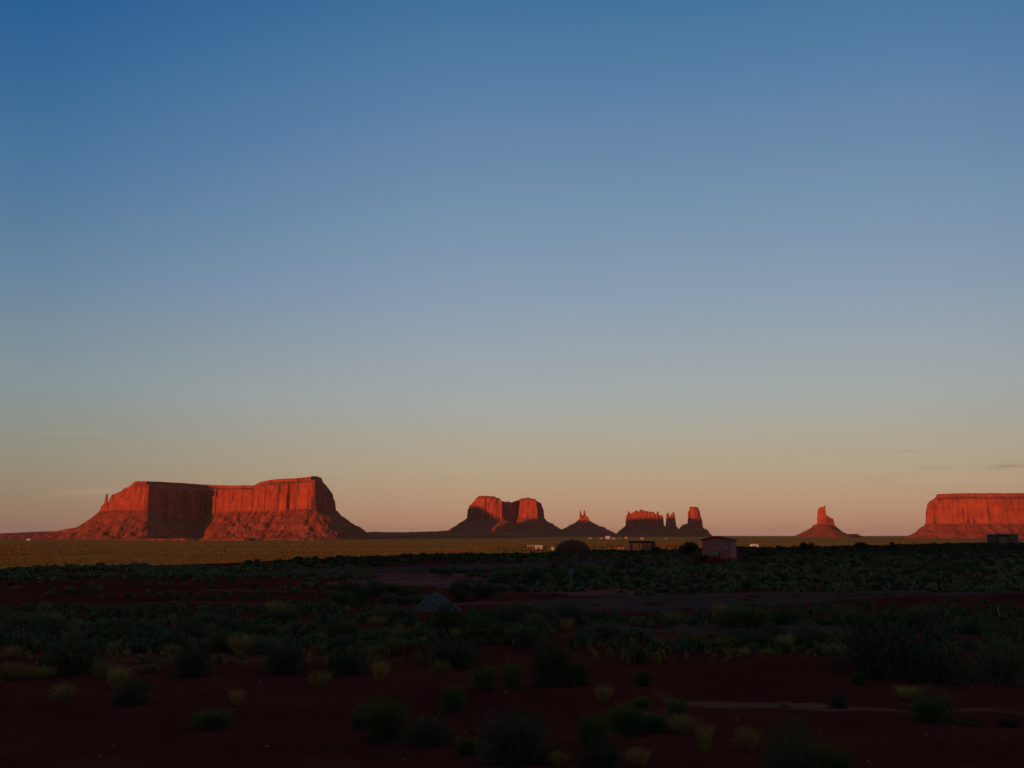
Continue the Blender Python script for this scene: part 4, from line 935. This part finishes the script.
# ------------------------------------------------------------------ far houses and trailers catching the sun
def house(px, base, wpx, hpx, d, label, wall='cream', roof='greymetal', rz=0.0, kind='house', group=None):
    x = X_at(px, d); z = float(terrain(x, d)); W_ = wpx * d / F; H_ = hpx * d / F; dep = max(W_ * 0.5, 5)
    t = thing(kind, label, kind.replace('_', ' '), (x, d, z - 0.3), rz, group)
    hw = W_ / 2; e = H_ * 0.72
    m = MB(); v = [(-hw, 0, 0), (hw, 0, 0), (hw, dep, 0), (-hw, dep, 0), (-hw, 0, e), (hw, 0, e), (hw, dep, e), (-hw, dep, e), (-hw, dep / 2, H_ - 0.15), (hw, dep / 2, H_ - 0.15)]
    m.add(v, [(0, 1, 5, 4), (2, 3, 7, 6), (1, 2, 6, 9, 5), (3, 0, 4, 8, 7), (4, 5, 9, 8), (6, 7, 8, 9)]); m.build('wall', M[wall], t)
    m = MB(); v = [(-hw - .3, -.4, e), (hw + .3, -.4, e), (hw + .3, dep / 2, H_), (-hw - .3, dep / 2, H_), (hw + .3, dep + .4, e), (-hw - .3, dep + .4, e)]
    v += [(a, b, c + 0.25) for a, b, c in v]
    m.add(v, [(0, 3, 2, 1), (3, 5, 4, 2), (6, 7, 8, 9), (9, 8, 10, 11), (0, 1, 7, 6), (5, 11, 10, 4), (0, 6, 9, 3), (3, 9, 11, 5), (1, 2, 8, 7), (2, 4, 10, 8)]); m.build('roof', M[roof], t)
    for q in (-0.5, 0.35):
        m = MB(); m.box(hw * q - 0.07 * W_, hw * q + 0.07 * W_, -0.06, -0.02, e * 0.4, e * 0.8); m.build('window', M['dark'], t)
    m = MB(); m.box(-0.05 * W_, 0.05 * W_, -0.06, -0.02, 0.05, e * 0.75); m.build('door', M['roof_red'], t)
gH = 'small far houses on the plain'
house(530.5, 550, 7, 3.2, 1700, 'cream house on the plain left of the hogan, left one of two', 'tan')
house(539, 550, 6.5, 3.8, 1620, 'bright house on the plain left of the hogan, right one of two', 'white', 'cream', 0.2)
house(552.6, 551, 2.4, 3.2, 1500, 'tiny white shack on the plain touching the left side of the hogan', 'white')
house(621, 548, 4.5, 2.3, 1500, 'low orange lit house on the plain between hogan and shelter', 'tan', 'cream')
house(754.5, 546.5, 7, 2.8, 1900, 'long white trailer on the plain right of the pink shed', 'white', 'white', 0.1, 'trailer')
house(608, 537, 4, 3.0, 5200, 'brightest white building below the ragged rock wall', 'white', 'white', 0.2)
house(601, 537.5, 2.6, 1.3, 5300, 'small cream house just left of the brightest far building', 'cream')
house(613.5, 537.5, 3.2, 1.4, 5100, 'small cream house just right of the brightest far building', 'cream', 'cream')
house(619.5, 538, 2.6, 1.4, 5150, 'tiny tan house second to the right of the brightest far building', 'tan', 'cream')
house(626, 537, 2.4, 2.0, 5300, 'tiny house below the middle of the ragged rock wall', 'cream', 'cream')
house(642, 537, 3.2, 1.7, 5000, 'small house above the left part of the shade shelter', 'cream', 'cream')
house(590, 537, 3, 1.2, 5400, 'tiny cream house below the twin rock fingers', 'cream')
house(666, 538, 2.6, 1.4, 5100, 'tiny house below the joined rock pillars', 'tan', 'cream')
house(28.5, 538.5, 3.4, 1.6, 4300, 'lone white house at the far left under the ridge', 'white', 'white')

# ------------------------------------------------------------------ evening air
m = bpy.data.materials.new('haze_air'); m.use_nodes = True; t = m.node_tree; t.nodes.clear()
ou = t.nodes.new('ShaderNodeOutputMaterial'); pv = t.nodes.new('ShaderNodeVolumePrincipled')
pv.inputs['Color'].default_value = (0.80, 0.74, 0.80, 1); pv.inputs['Density'].default_value = 0.85e-5; pv.inputs['Anisotropy'].default_value = 0.0
t.links.new(pv.outputs[0], ou.inputs['Volume'])
mb = MB(); mb.box(-62000, 62000, -62000, 62000, -60, 420); h = mb.build('haze', m); tag(h, kind='stuff')
